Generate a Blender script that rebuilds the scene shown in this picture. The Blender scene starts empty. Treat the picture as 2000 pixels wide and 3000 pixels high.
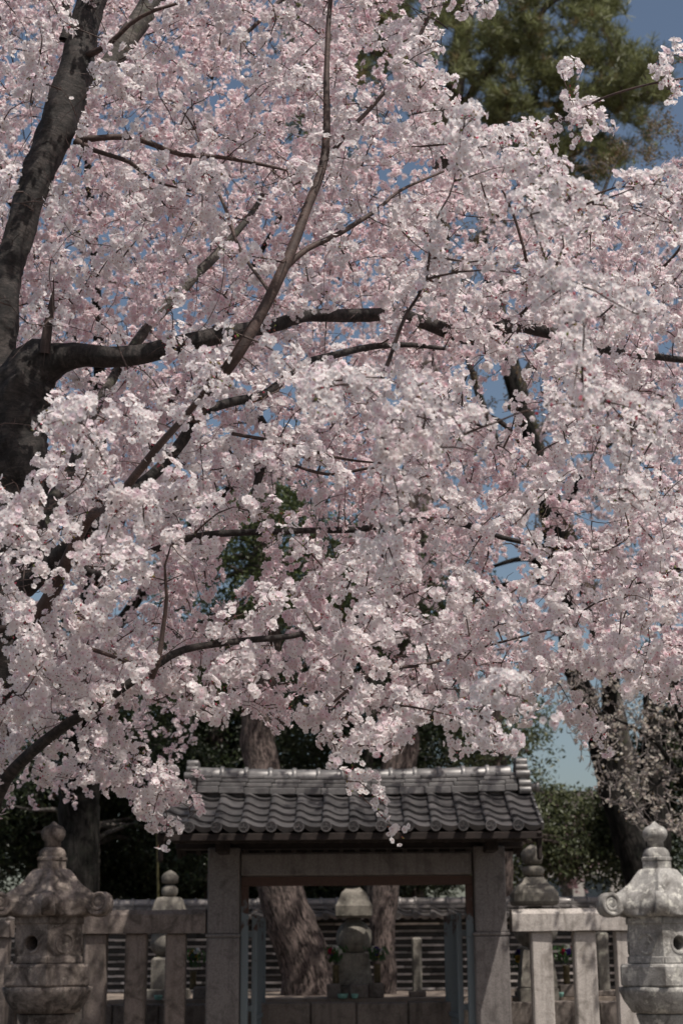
import bpy, bmesh, math, random
import numpy as np
from mathutils import Vector, Matrix, kdtree, noise
random.seed(7); RNG = np.random.default_rng(11); LOG = []
sc = bpy.context.scene; COL = sc.collection
R_ = math.radians
# ---------------------------------------------------------------- camera, sky, sun, exposure
F_PX, TILT, ROLL, EYE = 4670.0, R_(15.56), R_(0.4), 1.6
fw = Vector((0, math.cos(TILT), math.sin(TILT))); rt = Vector((1, 0, 0)); up = Vector((0, -math.sin(TILT), math.cos(TILT)))
cR = rt*math.cos(ROLL) - up*math.sin(ROLL); cU = up*math.cos(ROLL) + rt*math.sin(ROLL)
cam_d = bpy.data.cameras.new('camera'); cam = bpy.data.objects.new('camera', cam_d); COL.objects.link(cam)
cam.matrix_world = Matrix(((cR.x, cU.x, -fw.x, 0), (cR.y, cU.y, -fw.y, 0), (cR.z, cU.z, -fw.z, EYE), (0, 0, 0, 1)))
cam_d.sensor_fit = 'VERTICAL'; cam_d.sensor_height = 36; cam_d.sensor_width = 24
cam_d.lens = F_PX/3000*36; cam_d.clip_start = 0.3; cam_d.clip_end = 3000
cam_d.dof.use_dof = True; cam_d.dof.focus_distance = 7.8; cam_d.dof.aperture_fstop = 3.4
sc.camera = cam
SUN = Vector((0.36, -0.46, 1.0)).normalized()
w = bpy.data.worlds.new('World'); sc.world = w; w.use_nodes = True
nt = w.node_tree; bg = nt.nodes['Background']
sky = nt.nodes.new('ShaderNodeTexSky'); sky.sky_type = 'NISHITA'; sky.sun_disc = False
sky.sun_elevation = math.asin(SUN.z); sky.sun_rotation = math.atan2(SUN.x, SUN.y); sky.dust_density = 2.6; sky.air_density = 1.0; sky.ozone_density = 0.9
sm_ = nt.nodes.new('ShaderNodeMix'); sm_.data_type = 'RGBA'; sm_.blend_type = 'MULTIPLY'; sm_.inputs[0].default_value = 1.0; sm_.inputs[7].default_value = (1.06, 1.02, 0.95, 1)
nt.links.new(sky.outputs[0], sm_.inputs[6]); nt.links.new(sm_.outputs[2], bg.inputs[0]); bg.inputs[1].default_value = 0.094
sd = bpy.data.lights.new('sun', 'SUN'); sd.energy = 4.3; sd.angle = R_(0.5); sd.color = (1, 0.93, 0.85)
so = bpy.data.objects.new('sun', sd); COL.objects.link(so); so.rotation_euler = SUN.to_track_quat('Z', 'Y').to_euler(); so.location = (5, -5, 20)
sc.cycles.max_bounces = 12; sc.cycles.diffuse_bounces = 8; sc.cycles.transmission_bounces = 12
sc.view_settings.view_transform = 'Standard'; sc.view_settings.look = 'None'; sc.view_settings.gamma = 1; sc.view_settings.exposure = 0.0

# ---------------------------------------------------------------- pixel -> world helpers (photo is 2000 x 3000)
def P(px, py, Y):
    d = fw + cR*((px-1000)/F_PX) + cU*((1500-py)/F_PX)
    k = Y/d.y
    return Vector((d.x*k, Y, EYE + d.z*k))
def XX(px, Y, py=2700): return P(px, py, Y).x
def ZZ(py, Y, px=1000): return P(px, py, Y).z

# ---------------------------------------------------------------- object helpers
def setp(o, label=None, cat=None, group=None, kind=None):
    if label: o['label'] = label
    if cat: o['category'] = cat
    if group: o['group'] = group
    if kind: o['kind'] = kind
    return o
def thing(name, label, cat, loc=(0, 0, 0), rz=0, group=None):
    o = bpy.data.objects.new(name, None); COL.objects.link(o); o.location = loc; o.rotation_euler.z = rz
    o.empty_display_size = 0.2
    return setp(o, label, cat, group)
class MB:
    def __init__(s): s.v = []; s.f = []; s.n = 0; s.att = {}; s.sm = []
    def add(s, verts, faces, smooth=False):
        b = s.n; s.v.extend([tuple(q) for q in verts]); s.n += len(verts)
        s.f.extend([tuple(i+b for i in f) for f in faces]); s.sm.extend([smooth]*len(faces)); return b
    def box(s, c, d, bev=0.0, M=None, jit=0.0, seg=1):
        bm = bmesh.new(); bmesh.ops.create_cube(bm, size=1)
        for q in bm.verts: q.co = Vector((q.co.x*d[0], q.co.y*d[1], q.co.z*d[2]))
        if bev > 0: bmesh.ops.bevel(bm, geom=list(bm.edges), offset=bev, segments=seg, affect='EDGES', profile=0.5)
        T = Matrix.Translation(c) @ (M or Matrix())
        s.add([T @ (q.co + Vector((random.uniform(-jit, jit), random.uniform(-jit, jit), random.uniform(-jit, jit)))) for q in bm.verts],
              [[q.index for q in f.verts] for f in bm.faces]); bm.free()
    def grid(s, pts, smooth=True, close_u=False):
        nu, nv = len(pts), len(pts[0]); fl = []
        for i in range(nu if close_u else nu-1):
            for j in range(nv-1):
                a = (i % nu)*nv+j; b = ((i+1) % nu)*nv+j
                fl.append((a, b, b+1, a+1))
        s.add([q for r in pts for q in r], fl, smooth)
    def lathe(s, prof, n=28, c=(0, 0, 0), fn=None, caps=True, smooth=True, jit=0, ph=0.0):
        rings = []
        for k in range(n):
            a = ph+2*math.pi*k/n; row = []
            for (r, z) in prof:
                rr = r*(fn(a, z) if fn else 1)
                if jit:
                    q = Vector((math.cos(a)*rr*6+c[0]*3, math.sin(a)*rr*6, z*6)); rr += jit*noise.noise(q)
                row.append((c[0]+rr*math.cos(a), c[1]+rr*math.sin(a), c[2]+z))
            rings.append(row)
        b = s.n; s.grid(rings, smooth, True)
        m = len(prof)
        if caps:
            s.f.append(tuple(b+k*m for k in range(n))[::-1]); s.f.append(tuple(b+k*m+m-1 for k in range(n))); s.sm += [False, False]
    def obj(s, name, mat, parent=None, label=None, cat=None, group=None, kind=None, loc=None):
        me = bpy.data.meshes.new(name); me.from_pydata(s.v, [], s.f); me.materials.append(mat)
        me.polygons.foreach_set('use_smooth', s.sm)
        o = bpy.data.objects.new(name, me); COL.objects.link(o)
        if parent: o.parent = parent
        if loc is not None: o.location = loc
        return setp(o, label, cat, group, kind)
def np_mesh(name, V, face_len, face_idx, mat, parent=None, col=None, vec=None, smooth=False, kind=None, label=None, cat=None):
    """V (n,3); face_len list of polygon sizes; face_idx flat loop vertex indices"""
    me = bpy.data.meshes.new(name); V = np.asarray(V, np.float32); face_len = np.asarray(face_len, np.int32); face_idx = np.asarray(face_idx, np.int32)
    me.vertices.add(len(V)); me.vertices.foreach_set('co', V.ravel())
    me.loops.add(len(face_idx)); me.loops.foreach_set('vertex_index', face_idx)
    me.polygons.add(len(face_len)); st = np.zeros(len(face_len), np.int32); st[1:] = np.cumsum(face_len)[:-1]
    me.polygons.foreach_set('loop_start', st)
    try: me.polygons.foreach_set('loop_total', face_len)
    except Exception: pass
    me.polygons.foreach_set('use_smooth', np.full(len(face_len), smooth))
    if col is not None:
        a = me.attributes.new('tint', 'FLOAT_COLOR', 'POINT'); c4 = np.ones((len(V), 4), np.float32); c4[:, :3] = col; a.data.foreach_set('color', c4.ravel())
    if vec is not None:
        a = me.attributes.new('bark', 'FLOAT_VECTOR', 'POINT'); a.data.foreach_set('vector', np.asarray(vec, np.float32).ravel())
    me.update(calc_edges=True); me.validate()
    me.materials.append(mat); o = bpy.data.objects.new(name, me); COL.objects.link(o)
    if parent: o.parent = parent
    return setp(o, label, cat, None, kind)

# ---------------------------------------------------------------- materials
def newmat(name):
    m = bpy.data.materials.new(name); m.use_nodes = True; t = m.node_tree; b = t.nodes['Principled BSDF']
    b.inputs['Specular IOR Level'].default_value = 0.3
    return m, t, b
def N(t, kind, **kw):
    n = t.nodes.new(kind)
    for k, v in kw.items():
        if k.startswith('i_'): n.inputs[k[2:].replace('_', ' ')].default_value = v
        else: setattr(n, k, v)
    return n
def ramp(t, src, stops):
    r = t.nodes.new('ShaderNodeValToRGB'); e = r.color_ramp.elements
    while len(e) < len(stops): e.new(0.5)
    for q, (p, c) in zip(e, stops): q.position = p; q.color = (*c, 1) if len(c) == 3 else c
    t.links.new(src, r.inputs[0]); return r.outputs[0]
def mix(t, fac, a, b, mode='MIX'):
    m = t.nodes.new('ShaderNodeMix'); m.data_type = 'RGBA'; m.blend_type = mode
    for s, v in ((m.inputs[0], fac), (m.inputs[6], a), (m.inputs[7], b)):
        if isinstance(v, (int, float)): s.default_value = v
        elif isinstance(v, tuple): s.default_value = (*v, 1)
        else: t.links.new(v, s)
    return m.outputs[2]
def noise_n(t, vec, scale, detail=5, rough=0.6, dist=0):
    n = N(t, 'ShaderNodeTexNoise'); n.inputs['Scale'].default_value = scale; n.inputs['Detail'].default_value = detail
    n.inputs['Roughness'].default_value = rough; n.inputs['Distortion'].default_value = dist
    t.links.new(vec, n.inputs['Vector']); return n.outputs['Fac']
def wpos(t):
    return t.nodes.new('ShaderNodeNewGeometry').outputs['Position']
def bump(t, b, h, strength=0.5, dist=0.01):
    n = N(t, 'ShaderNodeBump'); n.inputs['Strength'].default_value = strength; n.inputs['Distance'].default_value = dist
    t.links.new(h, n.inputs['Height']); t.links.new(n.outputs[0], b.inputs['Normal'])
G = lambda v: (v, v, v)
def stone(name, light, dark, stain, lichen=None, lich_amt=0.6, st_amt=0.55):
    m, t, b = newmat(name); p = wpos(t)
    sp = noise_n(t, p, 95, 3, 0.7); c = ramp(t, sp, [(0.35, dark), (0.62, light)])
    big = noise_n(t, p, 5.5, 7, 0.65, 0.6)
    c = mix(t, ramp(t, big, [(st_amt-0.08, G(0)), (st_amt+0.14, G(1))]), c, stain)
    if lichen:
        l = noise_n(t, p, 13, 6, 0.7, 0.3); c = mix(t, ramp(t, l, [(lich_amt, G(0)), (lich_amt+0.06, G(0.9))]), c, lichen)
    mp = N(t, 'ShaderNodeMapping'); mp.inputs['Scale'].default_value = (14, 14, 1.2); t.links.new(p, mp.inputs[0])
    drip = noise_n(t, mp.outputs[0], 1.0, 5, 0.6); c = mix(t, ramp(t, drip, [(0.5, G(0)), (0.72, G(0.5))]), c, tuple(x*0.45 for x in stain))
    t.links.new(c, b.inputs['Base Color']); b.inputs['Roughness'].default_value = 0.9
    h = mix(t, 0.5, sp, big); bump(t, b, h, 0.55, 0.012); return m
M_lantern_l = stone('brown stained stone', (0.37, 0.315, 0.275), (0.19, 0.155, 0.137), (0.06, 0.048, 0.041), (0.44, 0.39, 0.33), 0.62, 0.47)
M_lantern_r = stone('grey lichened stone', (0.42, 0.41, 0.39), (0.24, 0.235, 0.225), (0.115, 0.108, 0.1), (0.58, 0.57, 0.52), 0.55, 0.53)
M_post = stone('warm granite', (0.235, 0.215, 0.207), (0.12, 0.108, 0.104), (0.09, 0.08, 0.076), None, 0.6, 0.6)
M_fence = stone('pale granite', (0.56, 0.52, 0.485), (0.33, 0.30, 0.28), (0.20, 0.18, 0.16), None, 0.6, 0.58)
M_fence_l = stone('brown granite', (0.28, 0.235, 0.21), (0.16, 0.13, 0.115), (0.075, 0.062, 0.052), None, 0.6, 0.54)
M_tomb = stone('old tomb stone', (0.29, 0.27, 0.235), (0.17, 0.155, 0.135), (0.095, 0.088, 0.076), (0.36, 0.36, 0.30), 0.62, 0.53)
M_curb = stone('kerb stone', (0.22, 0.19, 0.17), (0.12, 0.10, 0.09), (0.07, 0.06, 0.052), None, 0.6, 0.55)
def tile_mat(name, a, b_):
    m, t, b = newmat(name); p = wpos(t)
    n1 = noise_n(t, p, 9, 5, 0.6); at = N(t, 'ShaderNodeAttribute', attribute_name='tint')
    c = mix(t, ramp(t, n1, [(0.3, G(0)), (0.75, G(1))]), a, b_)
    c = mix(t, 1.0, c, at.outputs['Color'], 'MULTIPLY')
    n2 = noise_n(t, p, 60, 4, 0.7); c = mix(t, ramp(t, n2, [(0.62, G(0)), (0.72, G(0.35))]), c, (0.30, 0.28, 0.25))
    t.links.new(c, b.inputs['Base Color']); b.inputs['Metallic'].default_value = 0.3; b.inputs['Specular IOR Level'].default_value = 0.7
    t.links.new(ramp(t, n1, [(0.3, G(0.34)), (0.8, G(0.55))]), b.inputs['Roughness']); bump(t, b, n2, 0.25, 0.004); return m
M_tile = tile_mat('smoked roof tile', (0.058, 0.056, 0.058), (0.115, 0.108, 0.108))
M_tile_ridge = tile_mat('smoked ridge tile', (0.095, 0.092, 0.092), (0.19, 0.183, 0.18))
M_tile_far = tile_mat('weathered wall tile', (0.11, 0.10, 0.095), (0.22, 0.20, 0.19))
def simple(name, col, rough=0.8, sc_=20, amp=0.4, metal=0):
    m, t, b = newmat(name); p = wpos(t); n1 = noise_n(t, p, sc_, 4)
    c = mix(t, ramp(t, n1, [(0.3, G(0)), (0.7, G(1))]), tuple(x*(1-amp) for x in col), tuple(min(1, x*(1+amp)) for x in col))
    t.links.new(c, b.inputs['Base Color']); b.inputs['Roughness'].default_value = rough; b.inputs['Metallic'].default_value = metal; return m
M_wood = simple('dark aged wood', (0.022, 0.016, 0.014), 0.75, 14)
def paint_mat():
    m, t, b = newmat('rusty blue paint'); p = wpos(t); n1 = noise_n(t, p, 7, 7, 0.7, 0.5)
    sep = N(t, 'ShaderNodeSeparateXYZ'); t.links.new(p, sep.inputs[0])
    mr = N(t, 'ShaderNodeMapRange'); mr.inputs[1].default_value = ZZ(2760, 16.8); mr.inputs[2].default_value = ZZ(2590, 16.8)
    mr.inputs[3].default_value = -0.08; mr.inputs[4].default_value = 0.27; t.links.new(sep.outputs[2], mr.inputs[0])
    ad = N(t, 'ShaderNodeMath', operation='ADD'); t.links.new(n1, ad.inputs[0]); t.links.new(mr.outputs[0], ad.inputs[1])
    n2 = noise_n(t, p, 40, 4); rust = mix(t, n2, (0.045, 0.026, 0.021), (0.10, 0.055, 0.042))
    c = mix(t, ramp(t, ad.outputs[0], [(0.55, G(0)), (0.62, G(1))]), (0.15, 0.18, 0.195), rust)
    t.links.new(c, b.inputs['Base Color']); b.inputs['Roughness'].default_value = 0.7; bump(t, b, ad.outputs[0], 0.3, 0.004); return m
M_paint = paint_mat()
def bark_mat(name, a, b_, dark, band=True, sc_=1.0, moss=None, strength=0.8, bd=0.012):
    m, t, b = newmat(name); at = N(t, 'ShaderNodeAttribute', attribute_name='bark'); v = at.outputs['Vector']
    mp = N(t, 'ShaderNodeMapping'); mp.inputs['Scale'].default_value = (14*sc_, 14*sc_, 60*sc_) if band else (42*sc_, 42*sc_, 9*sc_)
    t.links.new(v, mp.inputs[0]); n1 = noise_n(t, mp.outputs[0], 1, 6, 0.65, 0.4 if band else 1.1); p = wpos(t); n2 = noise_n(t, p, 5, 6, 0.65, 0.4)
    n3 = noise_n(t, p, 60, 4, 0.7)
    c = mix(t, ramp(t, n1, [(0.36, G(0)), (0.68, G(1))] if band else [(0.42, G(0)), (0.58, G(1))]), a, b_)
    c = mix(t, ramp(t, n2, [(0.5, G(0)), (0.62, G(0.85))]), c, dark)
    if band: c = mix(t, ramp(t, noise_n(t, p, 16, 9, 0.78, 0.8), [(0.46, G(0)), (0.56, G(0.8))]), c, tuple(x*1.2 for x in dark))
    if moss: c = mix(t, ramp(t, noise_n(t, p, 8, 5, 0.7), [(0.52, G(0)), (0.62, G(0.8))]), c, moss)
    t.links.new(c, b.inputs['Base Color']); b.inputs['Roughness'].default_value = 0.85 if not band else 0.65
    bump(t, b, mix(t, 0.55, n1, noise_n(t, p, 28, 9, 0.8, 0.5)), strength, bd*(1.8 if band else 1)); return m
M_bark = bark_mat('cherry bark', (0.02, 0.017, 0.016), (0.07, 0.057, 0.052), (0.008, 0.007, 0.0065), True, 1.0, None)
M_bark_sm = bark_mat('young cherry bark', (0.065, 0.042, 0.036), (0.13, 0.088, 0.078), (0.04, 0.028, 0.025), True, 2.0, None, 0.5, 0.005)
M_bark_moss = bark_mat('mossy bark', (0.05, 0.043, 0.038), (0.17, 0.15, 0.135), (0.022, 0.02, 0.018), True, 0.8, (0.06, 0.066, 0.04))
M_bark_pine = bark_mat('fissured bark', (0.02, 0.015, 0.013), (0.20, 0.155, 0.14), (0.06, 0.046, 0.042), False, 0.9, None, 1.0, 0.05)
M_bark_dark = bark_mat('dark mossy bark', (0.006, 0.0055, 0.005), (0.026, 0.024, 0.022), (0.004, 0.004, 0.004), False, 0.5, (0.014, 0.015, 0.012))
M_bark_dark.node_tree.nodes['Principled BSDF'].inputs['Specular IOR Level'].default_value = 0.1
M_twig = simple('twig bark', (0.05, 0.037, 0.032), 0.8, 40)
M_twig_pale = simple('pale twig bark', (0.21, 0.185, 0.175), 0.8, 40)
def petal_mat(name, trans=0.45, gain=1.0):
    m = bpy.data.materials.new(name); m.use_nodes = True; t = m.node_tree; t.nodes.remove(t.nodes['Principled BSDF']); out = t.nodes['Material Output']
    at = N(t, 'ShaderNodeAttribute', attribute_name='tint'); c = at.outputs['Color']
    d = N(t, 'ShaderNodeBsdfDiffuse'); tr = N(t, 'ShaderNodeBsdfTranslucent'); gl = N(t, 'ShaderNodeBsdfGlossy'); gl.inputs['Roughness'].default_value = 0.45
    t.links.new(c, d.inputs[0]); t.links.new(c, tr.inputs[0]); gl.inputs[0].default_value = (1, 1, 1, 1)
    a = N(t, 'ShaderNodeMixShader'); a.inputs[0].default_value = trans; t.links.new(d.outputs[0], a.inputs[1]); t.links.new(tr.outputs[0], a.inputs[2])
    g = N(t, 'ShaderNodeMixShader'); g.inputs[0].default_value = 0.03; t.links.new(a.outputs[0], g.inputs[1]); t.links.new(gl.outputs[0], g.inputs[2])
    t.links.new(g.outputs[0], out.inputs[0]); return m
M_petal = petal_mat('petal', 0.62)
M_leaf = petal_mat('leaf', 0.25)

# ---------------------------------------------------------------- ground
def ground_mat(name, a, b_):
    m, t, b = newmat(name); p = wpos(t); n1 = noise_n(t, p, 3, 8, 0.7); n2 = noise_n(t, p, 60, 3)
    c = mix(t, ramp(t, n1, [(0.35, G(0)), (0.65, G(1))]), a, b_); t.links.new(c, b.inputs['Base Color']); b.inputs['Roughness'].default_value = 0.95
    bump(t, b, n2, 0.4, 0.01); return m
M_ground = ground_mat('gravel ground', (0.11, 0.095, 0.08), (0.19, 0.165, 0.14)); M_terrace = ground_mat('packed earth', (0.17, 0.135, 0.11), (0.30, 0.25, 0.21))
g = MB(); g.add([(-900, -300, 0), (900, -300, 0), (900, 1500, 0), (-900, 1500, 0)], [(0, 1, 2, 3)]); g.obj('ground', M_ground, kind='structure')
TZ = ZZ(2903, 22.0)
g = MB(); g.box((0, 18.05+22.5, TZ/2), (90, 45, TZ)); g.obj('terrace', M_terrace, kind='structure')
# stone edging of the terrace
root = thing('retaining_wall', 'low wall of large stone blocks edging the raised ground behind the gate', 'wall', (0, 17.9, 0))
b = MB(); x = -9.0; zt = ZZ(2938, 17.75)
while x < 9:
    L = random.uniform(0.46, 0.56) ; b.box((x+L/2, random.uniform(-.008, .008), zt-0.34+random.uniform(-.006, .006)), (L-0.008, 0.29, 0.68), 0.012); x += L
b.obj('block_course', M_curb, root)
b = MB(); b.box((0, 0.0, (zt-0.69)/2), (18, 0.25, zt-0.69)); b.obj('footing', M_curb, root)

# ---------------------------------------------------------------- tiled roof builder
def tint_obj(mb, cols, name, mat, parent):
    o = mb.obj(name, mat, parent); a = o.data.attributes.new('tint', 'FLOAT_COLOR', 'POINT')
    c4 = np.ones((len(mb.v), 4), np.float32); c4[:, :3] = np.array(cols, np.float32)[:, None]; a.data.foreach_set('color', c4.ravel()); return o
HU = [(0.0, 0.25), (0.0, 0.80), (0.06, 0.96), (0.13, 1.0), (0.20, 0.95), (0.28, 0.78), (0.37, 0.52), (0.46, 0.28), (0.56, 0.10), (0.66, 0.01), (0.76, -0.03), (0.86, 0.0), (0.94, 0.06), (1.0, 0.13)]
def tile_roof(root, x0, n, pitch, ye, ze, run, rise, rows, front=True, back=True, s=1.0, yc=None, lip=0.026):
    """x0 left edge; eave at local y=ye (negative = front); ridge line at y=0"""
    for side in ([1] if front else []) + ([-1] if back else []):
        mb = MB(); cols = []
        sl = math.hypot(run, rise); nx, nz = -rise/sl*side, run/sl    # normal (y,z) of front slope
        for r in range(rows):
            for c in range(n):
                t0 = r/rows - (0.0 if r else 0.0); t1 = min(1.0, (r+1)/rows+0.03)
                lift0, lift1 = 0.032*s + random.uniform(-.004, .006)*s, 0.004*s
                dx = random.uniform(-.003, .003)*s; b0 = mb.n; NU = len(HU); ring = []
                for k, (tt, lf, dn) in enumerate(((t0, lift0, lip*s if r else 0.035*s), (t0, lift0, 0), ((t0+t1)/2, (lift0+lift1)/2, 0), (t1, lift1, 0))):
                    row = []
                    for i in range(NU):
                        u = HU[i][0]; h = HU[i][1]*0.052*s + lf
                        if dn:
                            if r == 0: h -= dn*(0.75 + 0.95*math.sin(math.pi*min(1, max(0, (u-0.26)/0.74))))
                            else: h -= dn
                        yy = -run*(1-tt); zz = rise*tt - 0.05*math.sin(math.pi*tt)*rise
                        row.append((x0+(c+u)*pitch*0.985+dx+c*0.015*pitch*0, (yy)*side + nx*h*1.0, ze + zz + nz*h))
                    ring.append(row)
                for k, row in enumerate(ring):
                    for i in range(NU): pass
                # keep pitch exact
                ring = [[(x0+c*pitch+dx+HU[i][0]*pitch*1.0, q[1], q[2]) for i, q in enumerate(row)] for row in ring]
                mb.grid(ring[:2], False); mb.grid(ring[1:], True)
                cv = random.uniform(0.68, 1.3); cols += [cv]*(mb.n-b0)
        tint_obj(mb, cols, 'roof_tiles', M_tile if s > 0.95 else M_tile_far, root)
    if front:
        for c in range(n):
            mb = MB(); R = 0.055*s; cx = x0+(c+0.14)*pitch; y = -run-0.03*s; z = ze+0.030*s
            prof = [(R, 0.03), (R, -0.035), (R*0.97, -0.042), (R*0.80, -0.042), (R*0.74, -0.028), (R*0.62, -0.028), (R*0.58, -0.038), (R*0.50, -0.038), (R*0.46, -0.028), (0.001, -0.028)]
            rows_ = []
            for k in range(24):
                a = 2*math.pi*k/24; rows_.append([(cx+q*math.cos(a), y+o_*s, z+q*math.sin(a)) for q, o_ in prof])
            mb.grid(rows_, False, True)
            for k in range(3):
                a = math.pi/2+2*math.pi*k/3; M = Matrix.Rotation(-a, 4, 'Y')
                mb.box(Vector((cx+math.cos(a)*R*0.24, y-0.037*s, z+math.sin(a)*R*0.24)), (R*0.36, 0.022*s, R*0.16), 0, M)
            cv = random.uniform(0.9, 1.25); tint_obj(mb, [cv]*mb.n, 'eave_disc', M_tile if s > 0.95 else M_tile_far, root)
def ridge(root, xa, xb, zb, h_layers, wid, capr, bandp, s, mat, zcurve=lambda x: 0):
    mb = MB(); cols = []; z = zb
    for li, (lh, wd) in enumerate(h_layers):
        x = xa - random.uniform(0, .15)
        while x < xb:
            L = 0.27*s + random.uniform(-.01, .01); a_, b_ = max(x, xa), min(x+L, xb)
            if b_-a_ > 0.02:
                b0 = mb.n; mb.box(Vector(((a_+b_)/2, random.uniform(-.003, .003), z+lh/2+zcurve((a_+b_)/2)+random.uniform(-.0015, .0015))), (b_-a_-0.003, wd, lh-0.007*s), 0.006*s)
                cv = random.uniform(0.8, 1.3); cols += [cv]*(mb.n-b0)
            x += L
        z += lh
    # mortar core
    for i in range(8):
        a_ = xa+0.02+(xb-xa-0.04)*i/8; b_ = xa+0.02+(xb-xa-0.04)*(i+1)/8
        b0 = mb.n; mb.box(Vector(((a_+b_)/2, 0, (zb-0.1+z)/2+zcurve((a_+b_)/2))), (b_-a_, h_layers[-1][1]*0.8, z-zb+0.1)); cols += [0.5]*(mb.n-b0)
    tint_obj(mb, cols, 'ridge_courses', mat, root)
    mb = MB(); cols = []; x = xa
    while x < xb-0.05:
        e = min(x+bandp, xb); cv = random.uniform(0.95, 1.5); b0 = mb.n
        for (a_, b_, rr) in ((x, e, capr), (x-0.026*s, x+0.026*s, capr*1.2)):
            rows_ = []
            if rr > capr and x == xa: continue
            for k in range(13):
                a = math.pi*k/12; row = []
                for (xx, q) in ((a_, 0.75), (a_+0.006, 0.97), (a_+0.015, 1), (b_-0.015, 1), (b_-0.006, 0.97), (b_, 0.75)):
                    row.append((xx, math.cos(a)*rr*q*1.05, z-0.01+math.sin(a)*rr*q+zcurve(xx)))
                rows_.append(row)
            mb.grid(rows_, True)
        cols += [cv]*(mb.n-b0); x = e
    tint_obj(mb, cols, 'ridge_cap', mat, root)
    return z

# ---------------------------------------------------------------- the gate
GY = 16.87                       # ridge line depth
EY = GY-1.08
gate = thing('roofed_stone_gate', 'stone post gate with a grey tiled roof and open rusty blue frame', 'gate', (0, GY, 0))
pitch = (XX(1518, EY, 2420)-XX(553, EY, 2420))/12; xl = XX(553, EY, 2420)-0.14*pitch-pitch
ze = ZZ(2418, EY)-0.035; zr = ZZ(2334, GY)+0.03
tile_roof(gate, xl, 14, pitch, -1.08, ze, 1.0, zr-ze-0.0, 5)
xr = xl+14*pitch
# ridge
rxa, rxb = XX(582, GY, 2270), XX(1509, GY, 2270)
zc = lambda x: 0.035*((x-(rxa+rxb)/2)/((rxb-rxa)/2))**2
zb = ZZ(2334, GY)
hl = [(0.075, 0.36), (0.046, 0.29), (0.042, 0.26), (0.040, 0.24)]
ztop = ridge(gate, rxa, rxb, zb, hl, 0.3, 0.088, (XX(1390, GY)-XX(1318, GY)), 1.0, M_tile_ridge, zc)
for sg, xe in ((-1, rxa), (1, rxb)):
    mb = MB(); zz0 = zb-0.005; xc = xe+sg*0.062
    mb.box(Vector((xc, 0, zz0+0.20)), (0.10, 0.30, 0.34), 0.02)
    for (zc_, r_, ww, dd, ox) in ((0.045, 0.040, 0.125, 0.40, 0.015), (0.115, 0.042, 0.130, 0.37, 0.015), (0.215, 0.044, 0.150, 0.36, 0.0), (0.285, 0.036, 0.125, 0.33, -0.01), (0.345, 0.040, 0.120, 0.30, -0.01)):
        rows_ = []; hx = ww/2
        for k in range(17):
            a = 2*math.pi*k/16; yy = math.cos(a); zq = math.sin(a)
            rows_.append([(xc+sg*ox+q*hx, (dd/2-r_)*(1 if yy > 0 else -1)*(abs(yy) > 1e-3)+yy*r_*f_, zz0+zc_+zq*r_*f_) for q, f_ in ((-1, 0.02), (-1, 0.86), (-0.93, 0.97), (-0.85, 1), (0.85, 1), (0.93, 0.97), (1, 0.86), (1, 0.02))])
        mb.grid(rows_, True)
    # protruding round tile on the outside
    rows_ = []
    for k in range(17):
        a = 2*math.pi*k/16; rows_.append([(xc+sg*xx, math.cos(a)*r_, zz0+0.09+math.sin(a)*r_) for xx, r_ in ((0.02, 0.04), (0.14, 0.042), (0.145, 0.056), (0.175, 0.056), (0.18, 0.04), (0.178, 0.002))])
    mb.grid(rows_, False); tint_obj(mb, [1.15]*mb.n, 'ridge_end', M_tile_ridge, gate)
# gable verge tiles
for sg, xe in ((-1, xl), (1, xr)):
    mb = MB(); cols = []
    for side in (1, -1):
        for r in range(5):
            t0, t1 = r/5, (r+1)/5+.03
            ya, yb = -1.0*(1-t0)*side, -1.0*(1-t1)*side; za, zb_ = ze+(zr-ze)*t0+0.035, ze+(zr-ze)*t1+0.005
            mid = Vector((xe+sg*0.012, (ya+yb)/2, (za+zb_)/2-0.012)); L = math.hypot(ya-yb, za-zb_); ang = math.atan2(zb_-za, yb-ya)
            mb.box(mid, (0.03, L, 0.085), 0.006, Matrix.Rotation(ang if side == 1 else ang, 4, 'X')); cols += [random.uniform(.85, 1.1)]*(mb.n-len(cols))
    tint_obj(mb, cols, 'verge_tiles', M_tile, gate)
# timber under the tiles
mb = MB(); sl = math.atan2(zr-ze, 1.0)
for side in (1, -1):
    mb.box(Vector(((xl+xr)/2, -0.50*side, ze+(zr-ze)*0.5-0.055)), (xr-xl-0.03, 1.06, 0.03), 0, Matrix.Rotation(sl*side, 4, 'X'))
mb.obj('roof_deck', M_wood, gate)
mb = MB()
for side in (1, -1): mb = MB(); mb.box(Vector(((xl+xr)/2, -0.985*side, ze-0.065)), (xr-xl+0.02, 0.05, 0.07), 0.006); mb.obj('eave_board', M_wood, gate)
mb = MB(); nr = 22
for side in (1, -1):
    for i in range(nr):
        xx = xl+0.06+(xr-xl-0.12)*i/(nr-1); mb.box(Vector((xx, -0.49*side, ze+(zr-ze)*0.5-0.115)), (0.05, 1.0, 0.07), 0.004, Matrix.Rotation(sl*side, 4, 'X'))
mb.obj('rafters', M_wood, gate)
mb = MB(); zpt = ZZ(2484, 16.7)
mb.box(Vector(((xl+xr)/2, -0.55, ze-0.03)), (xr-xl-0.2, 0.11, 0.12), 0.006); mb.box(Vector(((xl+xr)/2, 0.55, ze-0.03)), (xr-xl-0.2, 0.11, 0.12), 0.006)
mb.box(Vector(((xl+xr)/2, 0, zpt+0.10)), (xr-xl-0.16, 0.16, 0.19), 0.008); mb.obj('purlins', M_wood, gate)
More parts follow.
